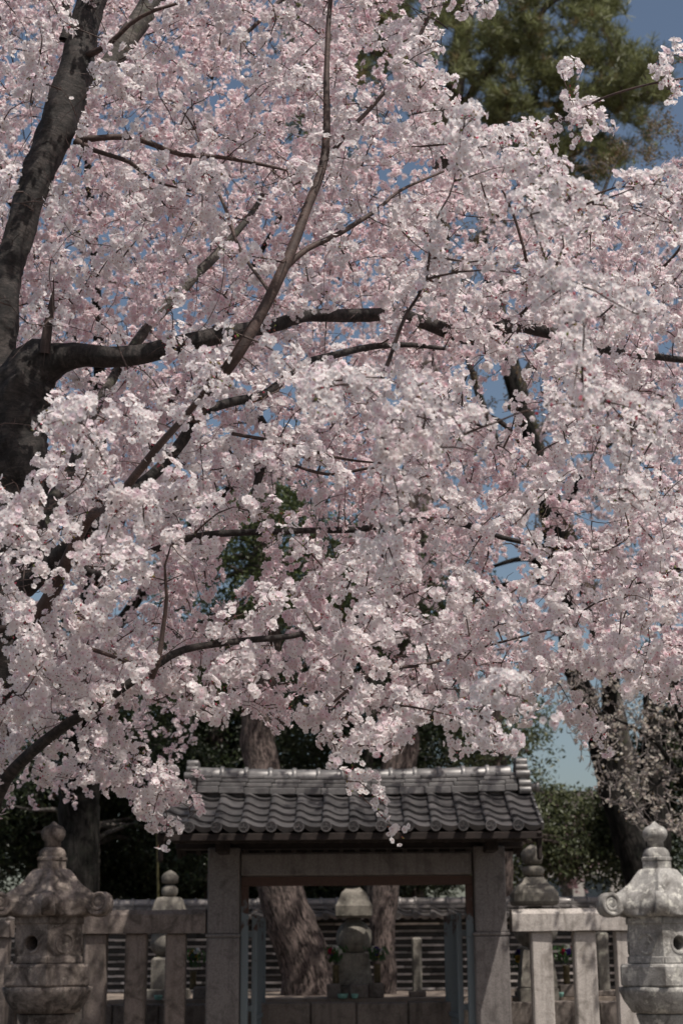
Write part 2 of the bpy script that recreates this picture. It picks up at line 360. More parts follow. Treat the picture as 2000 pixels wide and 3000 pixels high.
for sg, xe in ((-1, xl), (1, xr)):
    mb = MB()
    for side in (1, -1):
        mb.box(Vector((xe-sg*0.02, -0.50*side, ze+(zr-ze)*0.5-0.10)), (0.045, 1.1, 0.13), 0.006, Matrix.Rotation(sl*side, 4, 'X'))
    mb.box(Vector((xe-sg*0.02, -0.93, ze-0.20)), (0.05, 0.07, 0.20), 0.02); mb.obj('bargeboard', M_wood, gate)
# posts
FP = 16.70                       # front plane of the posts
for (ul, ur, ll, lr) in ((608, 701, 603, 700), (1389, 1481, 1391, 1494)):
    zc_ = ZZ(2735, FP)
    mb = MB()
    a_, b_ = XX(ul, FP, 2600), XX(ur, FP, 2600); z1 = ZZ(2480, FP)
    mb.box(Vector(((a_+b_)/2, 0.0, (zc_+z1)/2)), (b_-a_, 0.32, z1-zc_), 0.012); mb.obj('upper_post', M_post, gate)
    mb = MB(); a_, b_ = XX(ll, FP, 2850), XX(lr, FP, 2850)
    mb.box(Vector(((a_+b_)/2, 0.0, (zc_-0.03)/2)), (b_-a_+0.0, 0.345, zc_-0.03), 0.014); mb.obj('post', M_post, gate)
    mb = MB(); mb.box(Vector(((a_+b_)/2, 0.0, zc_-0.013)), (b_-a_+0.02, 0.36, 0.034), 0.008); mb.obj('collar', M_post, gate)
    for dx in ((0.0,) ):
        mb = MB(); xm = (a_+b_)/2; mb.box(Vector((xm, -0.33, ZZ(2490, FP)+0.02)), (0.12, 0.5, 0.12), 0.008); mb.obj('bracket_beam', M_wood, gate)
mb = MB(); a_, b_ = XX(702, FP), XX(1388, FP); mb.box(Vector(((a_+b_)/2, 0.01, (ZZ(2497, FP)+ZZ(2563, FP))/2)), (b_-a_, 0.27, ZZ(2497, FP)-ZZ(2563, FP)), 0.016); mb.obj('lintel', M_post, gate)
# steel frame
fa, fb = XX(703, FP, 2700), XX(1390, FP, 2700)
mb = MB(); zt0, zt1 = ZZ(2566, FP), ZZ(2593, FP)
fwid = 0.075
mb.box(Vector(((fa+fb)/2, -0.05, (zt0+zt1)/2)), (fb-fa-0.01, 0.08, zt0-zt1), 0.004)
for xx in (fa+fwid/2+.004, fb-fwid/2-.004): mb.box(Vector((xx, -0.05, (zt1-0.001)/2)), (fwid, 0.078, zt1-0.001), 0.004)
mb.obj('steel_frame', M_paint, gate)
# open gate leaves
for sg, xh in ((1, XX(741, FP, 2800)), (-1, XX(1351, FP, 2800))):
    ztl = ZZ(2676, FP); leaf = MB(); LW = 0.98
    leaf.box(Vector((0, 0, ztl/2)), (0.055, 0.05, ztl), 0.004); leaf.box(Vector((0, LW, ztl/2)), (0.05, 0.05, ztl), 0.004)
    leaf.box(Vector((0, LW/2, ztl-0.03)), (0.04, LW-0.06, 0.05)); leaf.box(Vector((0, LW/2, 0.35)), (0.04, LW-0.06, 0.05)); leaf.box(Vector((0, LW/2, 1.0)), (0.04, LW-0.06, 0.04))
    for k in range(1, 7): leaf.box(Vector((0, LW*k/7, (0.38+ztl-0.06)/2)), (0.018, 0.018, ztl-0.44))
    lo = leaf.obj('gate_leaf', M_paint, gate); lo.location = (xh, 0.10, 0); lo.rotation_euler.z = sg*R_(-2.5) if sg > 0 else R_(4)
    for zz in (ZZ(2735, FP), ZZ(2955, FP)):
        hb = MB(); hb.box(Vector((-sg*0.055, -0.02, zz)), (0.07, 0.03, 0.06), 0.003); ho = hb.obj('hinge', M_paint, lo)

# ---------------------------------------------------------------- stone fences
def fence(name_lbl, rails, bal, mat, yb):
    r = thing('stone_fence', name_lbl, 'fence', (0, yb, 0))
    for (a, b_, t_, bt) in rails:
        mb = MB(); xa, xb = XX(a, FP), XX(b_, FP); z0, z1 = ZZ(bt, FP), ZZ(t_, FP)
        hw = 0.15; cz = z1-0.05
        prof = [(-hw, z0), (-hw, cz), (-hw+0.045, z1), (hw-0.045, z1), (hw, cz), (hw, z0)]
        n_ = 24; ring = []
        for i in range(n_+1):
            xx = xa+(xb-xa)*i/n_; ring.append([(xx, y+0.004*noise.noise(Vector((xx*4, y*9, z*9))), z+0.006*noise.noise(Vector((xx*5, y*8, z*7+4)))) for y, z in prof])
        ringc = [q+[q[0]] for q in ring]; mb.grid(ringc, False); b0 = len(prof)+1
        mb.add(ring[0], [tuple(range(6))]); mb.add(ring[-1], [tuple(range(6))[::-1]]); mb.obj('rail', mat, r)
    for (a, b_, bt) in bal:
        mb = MB(); xa, xb = XX(a, FP), XX(b_, FP); z1 = ZZ(bt, FP)
        mb.box(Vector(((xa+xb)/2, 0.0, z1/2)), (xb-xa, 0.20, z1-0.002), 0.014, None, 0.003); mb.obj('baluster', mat, r)
    mb = MB(); xa, xb = XX(rails[0][0], FP)-0.02, XX(rails[-1][1], FP); mb.box(Vector(((xa+xb)/2, 0, 0.2)), (xb-xa, 0.34, 0.4), 0.02); mb.obj('base_stone', mat, r)
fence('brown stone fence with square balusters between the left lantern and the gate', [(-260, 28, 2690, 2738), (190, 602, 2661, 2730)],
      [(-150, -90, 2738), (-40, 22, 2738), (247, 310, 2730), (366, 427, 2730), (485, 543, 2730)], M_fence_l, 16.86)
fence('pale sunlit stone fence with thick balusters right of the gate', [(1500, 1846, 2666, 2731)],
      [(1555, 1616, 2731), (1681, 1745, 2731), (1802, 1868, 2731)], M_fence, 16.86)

# ---------------------------------------------------------------- stone lanterns
def hexf(rot, sharp=1.0):
    def f(a, z=0):
        q = ((a-rot) % (math.pi/3)) - math.pi/6
        h = math.cos(math.pi/6)/math.cos(q)
        return (1-sharp) + sharp*h
    return f
def lantern(cx, Y, rot, mat, lbl, hole_ang, k=1.0):
    s = (XX(cx+100, Y, 2700)-XX(cx, Y, 2700))/100.0
    r = thing('stone_lantern', lbl, 'stone lantern', (XX(cx, Y, 2700), Y, 0))
    Z = lambda py: ZZ(py, Y, cx)
    def L(name, prof, fn=None, n=36, smooth=True, jit=0.006):
        mb = MB(); mb.lathe([(a*s, Z(y)) for a, y in prof], n, (0, 0, 0), fn, True, smooth, jit, rot); return mb.obj(name, mat, r)
    L('finial', [(10, 2482), (24, 2480), (24, 2466), (31, 2460), (37, 2447), (36, 2434), (27, 2423), (13, 2417), (5, 2409), (1, 2406)])
    L('lotus_ring', [(36, 2519), (38, 2512), (38, 2502), (33, 2490), (24, 2483), (10, 2481)], lambda a, z: 1+0.05*abs(math.cos(4*a)))
    L('neck_block', [(47, 2556), (47, 2524), (50, 2521), (50, 2514), (43, 2511), (30, 2509)], hexf(rot), 24, False, 0.004)
    # roof: hexagonal, concave sides, raised ribs to the corners
    mb = MB(); n = 120; lev = [(40, 2545), (52, 2549), (62, 2556), (74, 2572), (84, 2588), (97, 2604), (112, 2618), (128, 2632), (141, 2645), (146, 2660), (142, 2680)]
    rows_ = []
    for i in range(n):
        a = 2*math.pi*i/n; row = []
        q = ((a-rot) % (math.pi/3)); cd = min(q, math.pi/3-q)/(math.pi/6)   # 0 at corner, 1 mid-face
        for j, (rad, py) in enumerate(lev):
            tt = j/(len(lev)-1); hx = 1/math.cos(math.pi/6 - cd*math.pi/6) if False else math.cos(math.pi/6)/math.cos(math.pi/6*(1-cd))
            rr = rad*(1-tt+tt*hx)*(1-0.05*tt*cd); rib = math.exp(-(cd/0.16)**2)
            rr *= 1+0.07*rib*(0.4+tt); zz = Z(py) + (0.035*rib*tt) + 0.045*tt*(1-cd)**2*(1 if j < 10 else 0.7)
            nz_ = noise.noise(Vector((math.cos(a)*3, math.sin(a)*3, py*0.03+cx))); rr += 1.8*nz_+1.3*noise.noise(Vector((math.cos(a)*9, math.sin(a)*9, py*0.09+cx)))
            row.append((rr*s*math.cos(a), rr*s*math.sin(a), zz))
        for (rad, py) in ((120, 2683), (95, 2690)):
            row.append((rad*s*math.cos(a), rad*s*math.sin(a), Z(py)))
        rows_.append(row)
    mb.grid(rows_, True, True); mb.obj('roof', mat, r)
    # scrolls at the six corners (spiral band with depth, in the radial plane)
    for c in range(6):
        a = rot+c*math.pi/3; mb = MB(); C = 168*s; cz = Z(2647); prev = []
        path = [(126*s, Z(2650)), (140*s, Z(2664)), (153*s, Z(2675))]
        R0 = 32*s
        for i in range(40):
            th = -2.0+i*0.36; rr = R0*(1-i/44.0)
            path.append((C+rr*math.cos(th), cz+rr*math.sin(th)))
        rows_ = []
        for i, (pr, pz) in enumerate(path):
            p0, p1 = path[max(0, i-1)], path[min(len(path)-1, i+1)]; tx, tz = p1[0]-p0[0], p1[1]-p0[1]; l = math.hypot(tx, tz) or 1; nx, nz = -tz/l, tx/l
            hw = 20*s*(1-0.35*i/len(path)); th_ = 6.2*s*(1-0.25*i/len(path)) if i > 2 else 10*s
            row = []
            for (o1, o2) in ((-1, -0.5), (-0.85, -1), (0.85, -1), (1, -0.5), (1, 0.5), (0.85, 1), (-0.85, 1), (-1, 0.5), (-1, -0.5)):
                rr, zz, tt = pr+nx*o2*th_, pz+nz*o2*th_, o1*hw
                row.append((rr*math.cos(a)-tt*math.sin(a), rr*math.sin(a)+tt*math.cos(a), zz))
            rows_.append(row)
        mb.grid(rows_, True)
        # core disc filling the spiral slightly recessed
        rows_ = []
        for i in range(21):
            th = 2*math.pi*i/20; rows_.append([((C+q*math.cos(th))*math.cos(a)-tt*math.sin(a), (C+q*math.cos(th))*math.sin(a)+tt*math.cos(a), cz+q*math.sin(th)) for q, tt in ((0.001, 14*s), (27*s, 14*s), (27*s, -14*s), (0.001, -14*s))])
        mb.grid(rows_, True); mb.obj('scroll', mat, r)
    # fire box : hexagonal ring of six faces, two with round windows
    mb = MB(); z0, z1 = Z(2822), Z(2688); Rb = 108*s; H = z1-z0
    for f in range(6):
        a0, a1 = rot+f*math.pi/3, rot+(f+1)*math.pi/3
        p0, p1 = Vector((math.cos(a0)*Rb, math.sin(a0)*Rb, 0)), Vector((math.cos(a1)*Rb, math.sin(a1)*Rb, 0))
        u = (p1-p0); Lw = u.length; u.normalize(); nrm = Vector((u.y, -u.x, 0)); 
        if nrm.dot(p0+p1) < 0: nrm = -nrm
        mid = (p0+p1)/2; hole = f in hole_ang
        ns = 32; HR = 20.5*s; zc_ = Z(2764)
        outer = []
        for i in range(ns):
            th = 2*math.pi*i/ns; cx_, sz_ = math.cos(th), math.sin(th)
            kx = (Lw/2)/abs(cx_) if abs(cx_) > 1e-6 else 1e9; kz = ((z1-zc_) if sz_ > 0 else (zc_-z0))/abs(sz_) if abs(sz_) > 1e-6 else 1e9
            kk = min(kx, kz); outer.append((cx_*kk, zc_+sz_*kk))
        def pt(x_, z_, dpt): return mid+u*x_+nrm*dpt+Vector((0, 0, z_))
        rows_ = []
        for i in range(ns):
            th = 2*math.pi*i/ns; c_, s_ = math.cos(th), math.sin(th); row = [pt(outer[i][0], outer[i][1], 0)]
            if hole: seq = ((1.45, 0), (1.40, 0.008), (1.12, 0.008), (1.0, -0.004), (1.0, -0.2), (0.001, -0.21))
            else: seq = ((1.5, 0), (1.42, 0.012), (1.2, 0.012), (1.12, 0), (0.001, 0.0))
            row += [pt(c_*HR*q, zc_+s_*HR*q, dp) for q, dp in seq]; rows_.append(row)
        mb.grid(rows_, False, True)
        for zz, hh in ((z1-0.03, 0.06), (z0+0.03, 0.06)):
            M = Matrix((( u.x, nrm.x, 0, 0), (u.y, nrm.y, 0, 0), (0, 0, 1, 0), (0, 0, 0, 1)))
            mb.box(mid+Vector((0, 0, zz)), (Lw-0.002, 0.03, hh), 0.006, M)
    mb.obj('fire_box', mat, r)
    L('platform', [(70, 2891), (134, 2889), (139, 2884), (139, 2832), (134, 2825), (90, 2821)], hexf(rot), 48, False, 0.003)
    L('lotus_bowl', [(78, 2968), (92, 2966), (100, 2952), (114, 2930), (124, 2905), (127, 2892), (110, 2889)], lambda a, z: 1+0.03*abs(math.cos(6*a)), 60)
    L('shaft', [(80, 3700), (72, 3500), (70, 3150), (74, 3000), (82, 2978), (84, 2970)], None, 32)
    L('foot', [(150, 3980), (150, 3860), (120, 3750), (84, 3698)], hexf(rot), 36, False)
lantern(147, 15.2, R_(278), M_lantern_l, 'brown stained stone lantern with a round window at the left edge of the photo', (5, 2))
lantern(1932, 15.2, R_(262), M_lantern_r, 'pale grey lichened stone lantern with curled roof corners at the right edge', (0, 3))

# ---------------------------------------------------------------- stone towers behind the gate
def tower(cx, Y, prof, lbl, square):
    s = (XX(cx+100, Y, 2700)-XX(cx, Y, 2700))/100.0
    r = thing('stone_tower', lbl, 'stone tower', (XX(cx, Y, 2700), Y, TZ), 0, 'five part stone grave towers')
    Z = lambda py: ZZ(py, Y, cx)-TZ
    for nm, pf, fn in prof:
        mb = MB()
        if fn == 'sq':
            f_ = lambda a, z: 1/max(abs(math.cos(a)), abs(math.sin(a)))**0.85; n = 48
        else: f_ = None; n = 32
        mb.lathe([(a*s, Z(y)) for a, y in pf], n, (0, 0, 0), f_, True, fn != 'sq', 0.008); mb.obj(nm, M_tomb, r)
def gor(k, c, w_): pass
tower(1036, 18.5, [('jewel', [(12, 2560), (26, 2552), (30, 2535), (24, 2518), (4, 2505)], ''), ('ring', [(20, 2595), (34, 2588), (36, 2575), (30, 2565), (12, 2560)], ''),
     ('roof', [(50, 2689), (55, 2683), (56, 2655), (46, 2638), (37, 2615), (26, 2606), (20, 2600)], 'sq'),
     ('sphere', [(20, 2793), (36, 2788), (50, 2768), (53, 2750), (50, 2728), (38, 2708), (24, 2700), (18, 2690)], ''),
     ('base', [(54, 2885), (52, 2868), (42, 2796), (38, 2791)], 'sq'), ('plinth', [(54, 2990), (54, 2889), (48, 2886)], 'sq')],
     'grey stone tower with a fat sphere standing in the middle of the gate opening', True)
tower(496, 18.9, [('jewel', [(14, 2590), (24, 2586), (25, 2568), (17, 2558), (3, 2550)], ''), ('ring', [(18, 2626), (24, 2620), (25, 2606), (20, 2598), (12, 2592)], ''),
     ('roof', [(62, 2712), (62, 2690), (48, 2665), (40, 2640), (34, 2630), (18, 2628)], 'sq'),
     ('sphere', [(20, 2803), (36, 2798), (50, 2782), (54, 2765), (50, 2742), (38, 2722), (20, 2712)], ''),
     ('base', [(46, 2896), (46, 2812), (38, 2804)], 'sq'), ('plinth', [(64, 2990), (64, 2900), (56, 2897)], 'sq')],
     'stone tower with a small white jewel top behind the left fence', True)
tower(1566, 18.1, [('jewel', [(16, 2534), (28, 2528), (32, 2510), (28, 2492), (14, 2480), (3, 2474)], ''), ('ring', [(18, 2568), (30, 2564), (33, 2550), (28, 2540), (16, 2536)], ''),
     ('roof', [(64, 2652), (70, 2642), (68, 2618), (54, 2600), (40, 2588), (30, 2572), (24, 2570)], 'sq'),
     ('sphere', [(20, 2778), (40, 2770), (60, 2748), (65, 2722), (60, 2690), (44, 2668), (20, 2655)], ''),
     ('base', [(56, 2890), (54, 2870), (44, 2784), (38, 2780)], 'sq'), ('plinth', [(58, 2990), (58, 2895), (50, 2892)], 'sq')],
     'large stone tower rising behind the right fence beside the roof corner', True)
def pillar(cx, w_, top, Y, lbl):
    s = (XX(cx+100, Y, 2700)-XX(cx, Y, 2700))/100.0; r = thing('stone_pillar', lbl, 'stone pillar', (XX(cx, Y), Y, TZ), 0, 'small stone pillars')
    mb = MB(); zt = ZZ(top, Y)-TZ; mb.box(Vector((0, 0, zt/2)), (w_*s, w_*s*0.9, zt), 0.02, None, 0.004); mb.obj('shaft', M_tomb, r)
    mb = MB(); mb.box(Vector((0, 0, 0.03)), (w_*s*1.7, w_*s*1.7, 0.06), 0.01); mb.obj('foot', M_curb, r)
pillar(1218, 29, 2748, 18.7, 'slim grey stone pillar standing right of the tower in the gate opening')
pillar(1757, 36, 2736, 17.9+0.5, 'pale stone pillar behind the right fence near the lantern')
pillar(1527, 30, 2776, 18.0+0.55, 'small stone pillar between the gate post and the first right baluster')
# grave stones low blocks
def block(cx, w_, t_, b_, Y, lbl, dep=0.25):
    xa, xb = XX(cx-w_/2, Y, 2900), XX(cx+w_/2, Y, 2900); z1 = ZZ(t_, Y); z0 = TZ
    r = MB(); r.box(Vector((0, 0, (z1-z0)/2)), (xb-xa, dep, z1-z0), 0.012, None, 0.004)
    return r.obj('offering_stone', M_curb, None, lbl, 'offering stone', 'square offering stones before the towers', loc=((xa+xb)/2, Y, z0))
for cx, w_, t_, Y, lbl in ((1051, 52, 2884, 18.18, 'square stone offering block at the foot of the central tower'), (977, 40, 2882, 18.3, 'dark stone block under the left vase in the gate opening'),
                         (1102, 44, 2880, 18.3, 'dark stone block under the right vase in the gate opening'), (590, 44, 2888, 18.3, 'stone block behind the left fence beside the gate post'),
                         (1662, 54, 2888, 18.2, 'stone block behind the right fence under red flowers')):
    block(cx, w_, t_, 2950, Y, lbl)
# vases with flowers
M_vase = simple('bamboo vase', (0.09, 0.07, 0.035), 0.6); M_bowl = simple('teal glaze', (0.22, 0.42, 0.36), 0.25, 30, 0.2); M_stemg = simple('flower stems', (0.04, 0.08, 0.025), 0.7)
def vase(cx, Y, top_py, base_z, cols, lbl):
    x_ = XX(cx, Y, 2850); r = thing('flower_vase', 'slim tan vase '+lbl, 'vase', (x_, Y, base_z), 0, 'slim flower vases')
    mb = MB(); mb.lathe([(0.035, 0), (0.038, 0.02), (0.034, 0.17), (0.045, 0.20), (0.028, 0.20), (0.026, 0.12), (0.001, 0.11)], 18); mb.obj('vase_body', M_vase, r)
    q = thing('flower_bouquet', lbl_b(cols)+' flowers with green leaves '+lbl, 'flowers', (x_, Y, base_z+0.18), 0, 'flower bouquets in the vases')
    Ht = ZZ(top_py, Y)-base_z-0.18; V = []; FL = []; FI = []; C = []
    def fl(c, rad, col):
        for _ in range(26):
            n_ = Vector((random.gauss(0, 1), random.gauss(0, 1)-0.5, random.gauss(0, 1)+0.4)).normalized(); t1 = n_.orthogonal().normalized(); t2 = n_.cross(t1); b0 = len(V)
            o_ = c+n_*rad*0.5
            for (a, b_) in ((-.35, 0), (0, -.3), (.35, 0), (0, .3)): V.append(o_+(t1*a+t2*b_)*rad+n_*rad*abs(a)); C.append([k*random.uniform(.7, 1.15) for k in col])
            FL.append(4); FI.extend(range(b0, b0+4))
    for i, col in enumerate(cols):
        c = Vector((random.uniform(-.05, .05), random.uniform(-.05, .02), Ht*random.uniform(0.72, 1.0) if i else Ht)); fl(c, 0.05, col)
    for _ in range(90):
        h_ = random.uniform(0.15, 0.95)*Ht; sp = 0.03+0.05*h_/Ht; c = Vector((random.gauss(0, sp), random.gauss(0, sp), h_)); d = Vector((random.gauss(0, .5), random.gauss(0, .5), 1)).normalized(); t1 = d.orthogonal().normalized(); b0 = len(V)
        for v in (c, c+d*.035+t1*.012, c+d*.07, c+d*.035-t1*.012): V.append(v); C.append([0.035, 0.085*random.uniform(.6, 1.5), 0.022])
        FL.append(4); FI.extend(range(b0, b0+4))
    np_mesh('petals_and_leaves', [tuple(v) for v in V], FL, FI, M_leaf, q, np.array(C))
def lbl_b(cols):
    return {'w': 'white, red and purple', 'y': 'yellow, white and magenta', 'p': 'purple and yellow', 'r': 'red, white and purple'}[cols_key[id(cols)]]
W, Rd, Pu, Ye, Mg = (0.75, 0.75, 0.7), (0.5, 0.02, 0.08), (0.06, 0.03, 0.22), (0.65, 0.4, 0.03), (0.4, 0.03, 0.18)
A1 = [W, W, Rd, Rd, Ye, Pu]; A2 = [W, Rd, Rd, Pu, Pu, Ye, W]; A3 = [W, Ye, Ye, Mg, Pu, Pu]; A4 = [Pu, Ye, Ye, Pu, Ye]; A5 = [W, Rd, Rd, Rd, Pu, Mg]
cols_key = {id(A1): 'r', id(A2): 'w', id(A3): 'y', id(A4): 'p', id(A5): 'r'}
vase(983, 18.3, 2780, ZZ(2882, 18.3), A1, 'left of the central tower')
vase(1105, 18.3, 2783, ZZ(2880, 18.3), A2, 'right of the central tower')
vase(566, 18.3, 2785, TZ+0.1, A3, 'behind the left fence near the gate post')
vase(1528, 18.25, 2795, TZ+0.05, A4, 'just right of the right gate post')
vase(1658, 18.2, 2782, ZZ(2888, 18.2), A5, 'between the first and second right balusters')
for cx, py, Y, rr, lbl in ((1004, 2920, 18.02, 15, 'teal glazed bowl with a white rim at the foot of the left vase'), (1039, 2926, 18.0, 10, 'small green glazed bowl before the central tower'),
                          (464, 2934, 18.0, 12, 'teal bowl behind the left fence balusters'), (1640, 2940, 18.0, 11, 'small teal bowl behind the right fence')):
    s = 18.0/F_PX; mb = MB(); mb.lathe([(rr*s*.6, 0), (rr*s*.85, 0.01), (rr*s, 0.040), (rr*s*1.03, 0.05), (rr*s*.93, 0.05), (rr*s*.8, 0.02), (0.001, 0.015)], 24)
    mb.obj('offering_bowl', M_bowl, None, lbl, 'bowl', 'teal offering bowls', loc=(XX(cx, Y, py), Y, max(zt-0.0, TZ) if Y < 18.05 else TZ))

# ---------------------------------------------------------------- tile coped wall
WY = 22.0
wall = thing('tile_coped_wall', 'long wall of stacked flat tiles with a tiled coping behind the graves', 'wall', (0, WY, TZ))
wx0, wx1 = -8.5, 9.0
mb = MB(); cols = []; z = 0.0; ztop_ = ZZ(2690, WY-0.15)-TZ; li = 0
while z < ztop_:
    lh = 0.046; x = wx0-random.uniform(0, .2); back = 0.05 if li % 2 else 0.0
    while x < wx1:
        L = random.uniform(0.22, 0.30); b0 = mb.n
        th = lh*0.62 if li % 2 == 0 else lh*0.98
        mb.box(Vector((x+L/2, random.uniform(-.008, .008)+back*0.9, z+lh/2+random.uniform(-.003, .003))), (L-0.004, 0.30, th), 0, Matrix.Rotation(random.uniform(-.012, .012), 4, 'Y')); cv = (random.uniform(0.8, 3.6)*(1+0.9*noise.noise(Vector((x*0.9, z*3, 5))))) if li % 2 == 0 else random.uniform(0.08, .3); cols += [cv]*(mb.n-b0); x += L
    z += lh; li += 1
tint_obj(mb, cols, 'stacked_tiles', M_tile_far, wall)
mb = MB(); mb.box(Vector(((wx0+wx1)/2, 0.02, ztop_/2)), (wx1-wx0, 0.22, ztop_)); mb.obj('core', M_wood, wall)
pw = 0.235; n_w = int((wx1-wx0)/pw)
zwe = ZZ(2690, WY-0.42)-TZ
tile_roof(wall, wx0, n_w if False else n_w, pw, -0.42, zwe, 0.42, 0.13, 2, True, True, 0.85)
ridge(wall, wx0, wx1, ZZ(2664, WY)-TZ, [(0.045, 0.26), (0.035, 0.22)], 0.3, 0.075, 0.21, 0.86, M_tile_far)

# ================================================================ vegetation
def catmull(pts, step):
    out = []
    n = len(pts)
    for i in range(n-1):
        p0, p1, p2, p3 = pts[max(0, i-1)], pts[i], pts[i+1], pts[min(n-1, i+2)]
        L = (p2[:3]-p1[:3]); L = float(np.linalg.norm(L)); k = max(1, int(L/step))
        for j in range(k):
            t = j/k; out.append(0.5*((2*p1)+(-p0+p2)*t+(2*p0-5*p1+4*p2-p3)*t*t+(-p0+3*p1-3*p2+p3)*t**3))
    out.append(pts[-1]); return np.array(out)
class Tubes:
    def __init__(s): s.V = []; s.I = []; s.B = []; s.n = 0
    def add(s, P_, r, ns=6, rough=0.0, seed=0):
        P_ = np.asarray(P_, float); r = np.asarray(r, float); n = len(P_)
        if n < 2: return
        T = np.gradient(P_, axis=0); T /= (np.linalg.norm(T, axis=1)[:, None]+1e-9)
        u = np.cross(T[0], [0.3, 0.2, 0.93]); 
        if np.linalg.norm(u) < 1e-3: u = np.cross(T[0], [1, 0, 0])
        U = []
        for i in range(n):
            u = u-T[i]*np.dot(u, T[i]); u /= np.linalg.norm(u)+1e-9; U.append(u)
        U = np.array(U); W_ = np.cross(T, U); th = np.arange(ns)*2*np.pi/ns
        al = np.concatenate([[0], np.cumsum(np.linalg.norm(np.diff(P_, axis=0), axis=1))])
        ring = np.cos(th)[None, :, None]*U[:, None, :]+np.sin(th)[None, :, None]*W_[:, None, :]
        rr = np.repeat(r[:, None], ns, 1)
        if rough:
            for i in range(n):
                for k in range(ns):
                    q = Vector((math.cos(th[k])*2.2+seed, math.sin(th[k])*2.2, al[i]*7)); q2 = Vector((math.cos(th[k])*5+seed, math.sin(th[k])*5, al[i]*22))
                    q3 = Vector((math.cos(th[k])*9+seed, math.sin(th[k])*9, al[i]*45)); rr[i, k] *= 1+rough*(noise.noise(q)+0.6*noise.noise(q2)+0.35*noise.noise(q3))
        V = P_[:, None, :]+ring*rr[:, :, None]
        B = np.zeros((n, ns, 3)); B[:, :, 0] = np.cos(th)[None]*r[:, None]*1; B[:, :, 1] = np.sin(th)[None]*r[:, None]; B[:, :, 2] = al[:, None]+seed*3.1
        i, k = np.meshgrid(np.arange(n-1), np.arange(ns), indexing='ij'); k2 = (k+1) % ns
        I = np.stack([i*ns+k, i*ns+k2, (i+1)*ns+k2, (i+1)*ns+k], -1).reshape(-1, 4)+s.n
        s.V.append(V.reshape(-1, 3)); s.B.append(B.reshape(-1, 3)); s.I.append(I); s.n += n*ns
    def obj(s, name, mat, parent, smooth=True, kind=None, label=None):
        V = np.concatenate(s.V); I = np.concatenate(s.I); return np_mesh(name, V, np.full(len(I), 4), I.ravel(), mat, parent, None, np.concatenate(s.B), smooth, kind, label)

# blossom templates -------------------------------------------------
def blossom_template(hi=True):
    v = []; f = []; c = []
    for k in range(5):
        a = math.radians(72*k); b0 = len(v)
        if hi: ring = ((0.06, 0), (0.36, -37), (0.70, -39), (0.94, -24), (1.0, -11), (0.93, 0), (1.0, 11), (0.94, 24), (0.70, 39), (0.36, 37))
        else: ring = ((0.05, 0), (0.78, -37), (1.04, 0), (0.78, 37))
        tw = 0.06*math.sin(2.1*k)
        for (r, d) in ring:
            q = a+math.radians(d); v.append((r*math.cos(q), r*math.sin(q), 0.36*r*r+tw*(d/30.0)*r+0.05*(k % 2)*r))
            c.append(2 if r < 0.1 else (1 if r < 0.5 else 0))
        f.append(list(range(b0, len(v))))
    b0 = len(v)
    for k in range(5):
        q = math.radians(72*k+36); v.append((0.145*math.cos(q), 0.145*math.sin(q), 0.10)); c.append(3)
    f.append(list(range(b0, b0+5)))
    b0 = len(v)                                    # calyx and stalk behind the flower
    for (x, y, z) in ((0.10, 0, -0.02), (-0.05, 0.09, -0.02), (-0.05, -0.09, -0.02), (0.03, 0, -0.42), (0.0, 0.04, -1.2)): v.append((x, y, z)); c.append(4 if z > -1 else 5)
    f += [[b0, b0+1, b0+3], [b0+1, b0+2, b0+3], [b0+2, b0, b0+3], [b0+3, b0+4, b0+1]]
    return np.array(v), f, np.array(c)
def rotmats(D, spin):
    D = D/np.linalg.norm(D, axis=1)[:, None]; h = np.where(np.abs(D[:, 2:3]) < 0.9, np.array([[0, 0, 1.0]]), np.array([[1.0, 0, 0]]))
    u = np.cross(h, D); u /= np.linalg.norm(u, axis=1)[:, None]; w_ = np.cross(D, u)
    c, s = np.cos(spin)[:, None], np.sin(spin)[:, None]
    return np.stack([u*c+w_*s, -u*s+w_*c, D], 2)
def instance(tv, tf, pos, D, scale, zs=None):
    n = len(pos); M = rotmats(D, RNG.uniform(0, 6.28, n)); T = np.repeat(tv[None], n, 0)
    if zs is not None: T[:, :, 2] = np.where(T[:, :, 2] > 0.05, T[:, :, 2]*zs[:, None], T[:, :, 2])
    V = np.einsum('nij,nkj->nki', M, T)*scale[:, None, None]+pos[:, None, :]
    fl = np.array([len(q) for q in tf]); fi = np.concatenate([np.array(q) for q in tf])
    FI = (fi[None]+np.arange(n)[:, None]*len(tv)).ravel(); return V.reshape(-1, 3), np.tile(fl, n), FI
PAL = np.array([[0.905, 0.88, 0.882], [0.905, 0.868, 0.871], [0.85, 0.62, 0.66], [0.46, 0.15, 0.20], [0.50, 0.20, 0.20], [0.30, 0.28, 0.12]])
def blossoms(name, pos, D, parent, hi=True, size=0.0185, pal=PAL, mat=None, white=0.0, yscale=None):
    n = len(pos); tv, tf, tc = blossom_template(hi); sc_ = size*RNG.uniform(0.8, 1.15, n)*(1 if yscale is None else yscale); zs = RNG.uniform(0.15, 1.35, n)
    V, FL, FI = instance(tv, tf, pos, D, sc_, zs); C = np.tile(pal[tc][None], (n, 1, 1)).astype(np.float32)
    k = RNG.uniform(0, 1, n); pk = np.where(k < 0.08, 0.88, np.where(k < 0.3, 0.96, 1.0))       # some pinker flowers
    C[:, :, 1] *= pk[:, None]; C[:, :, 2] *= (pk[:, None]*0.5+0.5)
    yc = RNG.uniform(0, 1, n) < 0.4; m3 = tc == 3; C[np.ix_(yc, m3)] = np.array([0.42, 0.30, 0.12])
    C *= RNG.uniform(0.93, 1.03, n)[:, None, None]
    return np_mesh(name, V, FL, FI, mat or M_petal, parent, C.reshape(-1, 3))
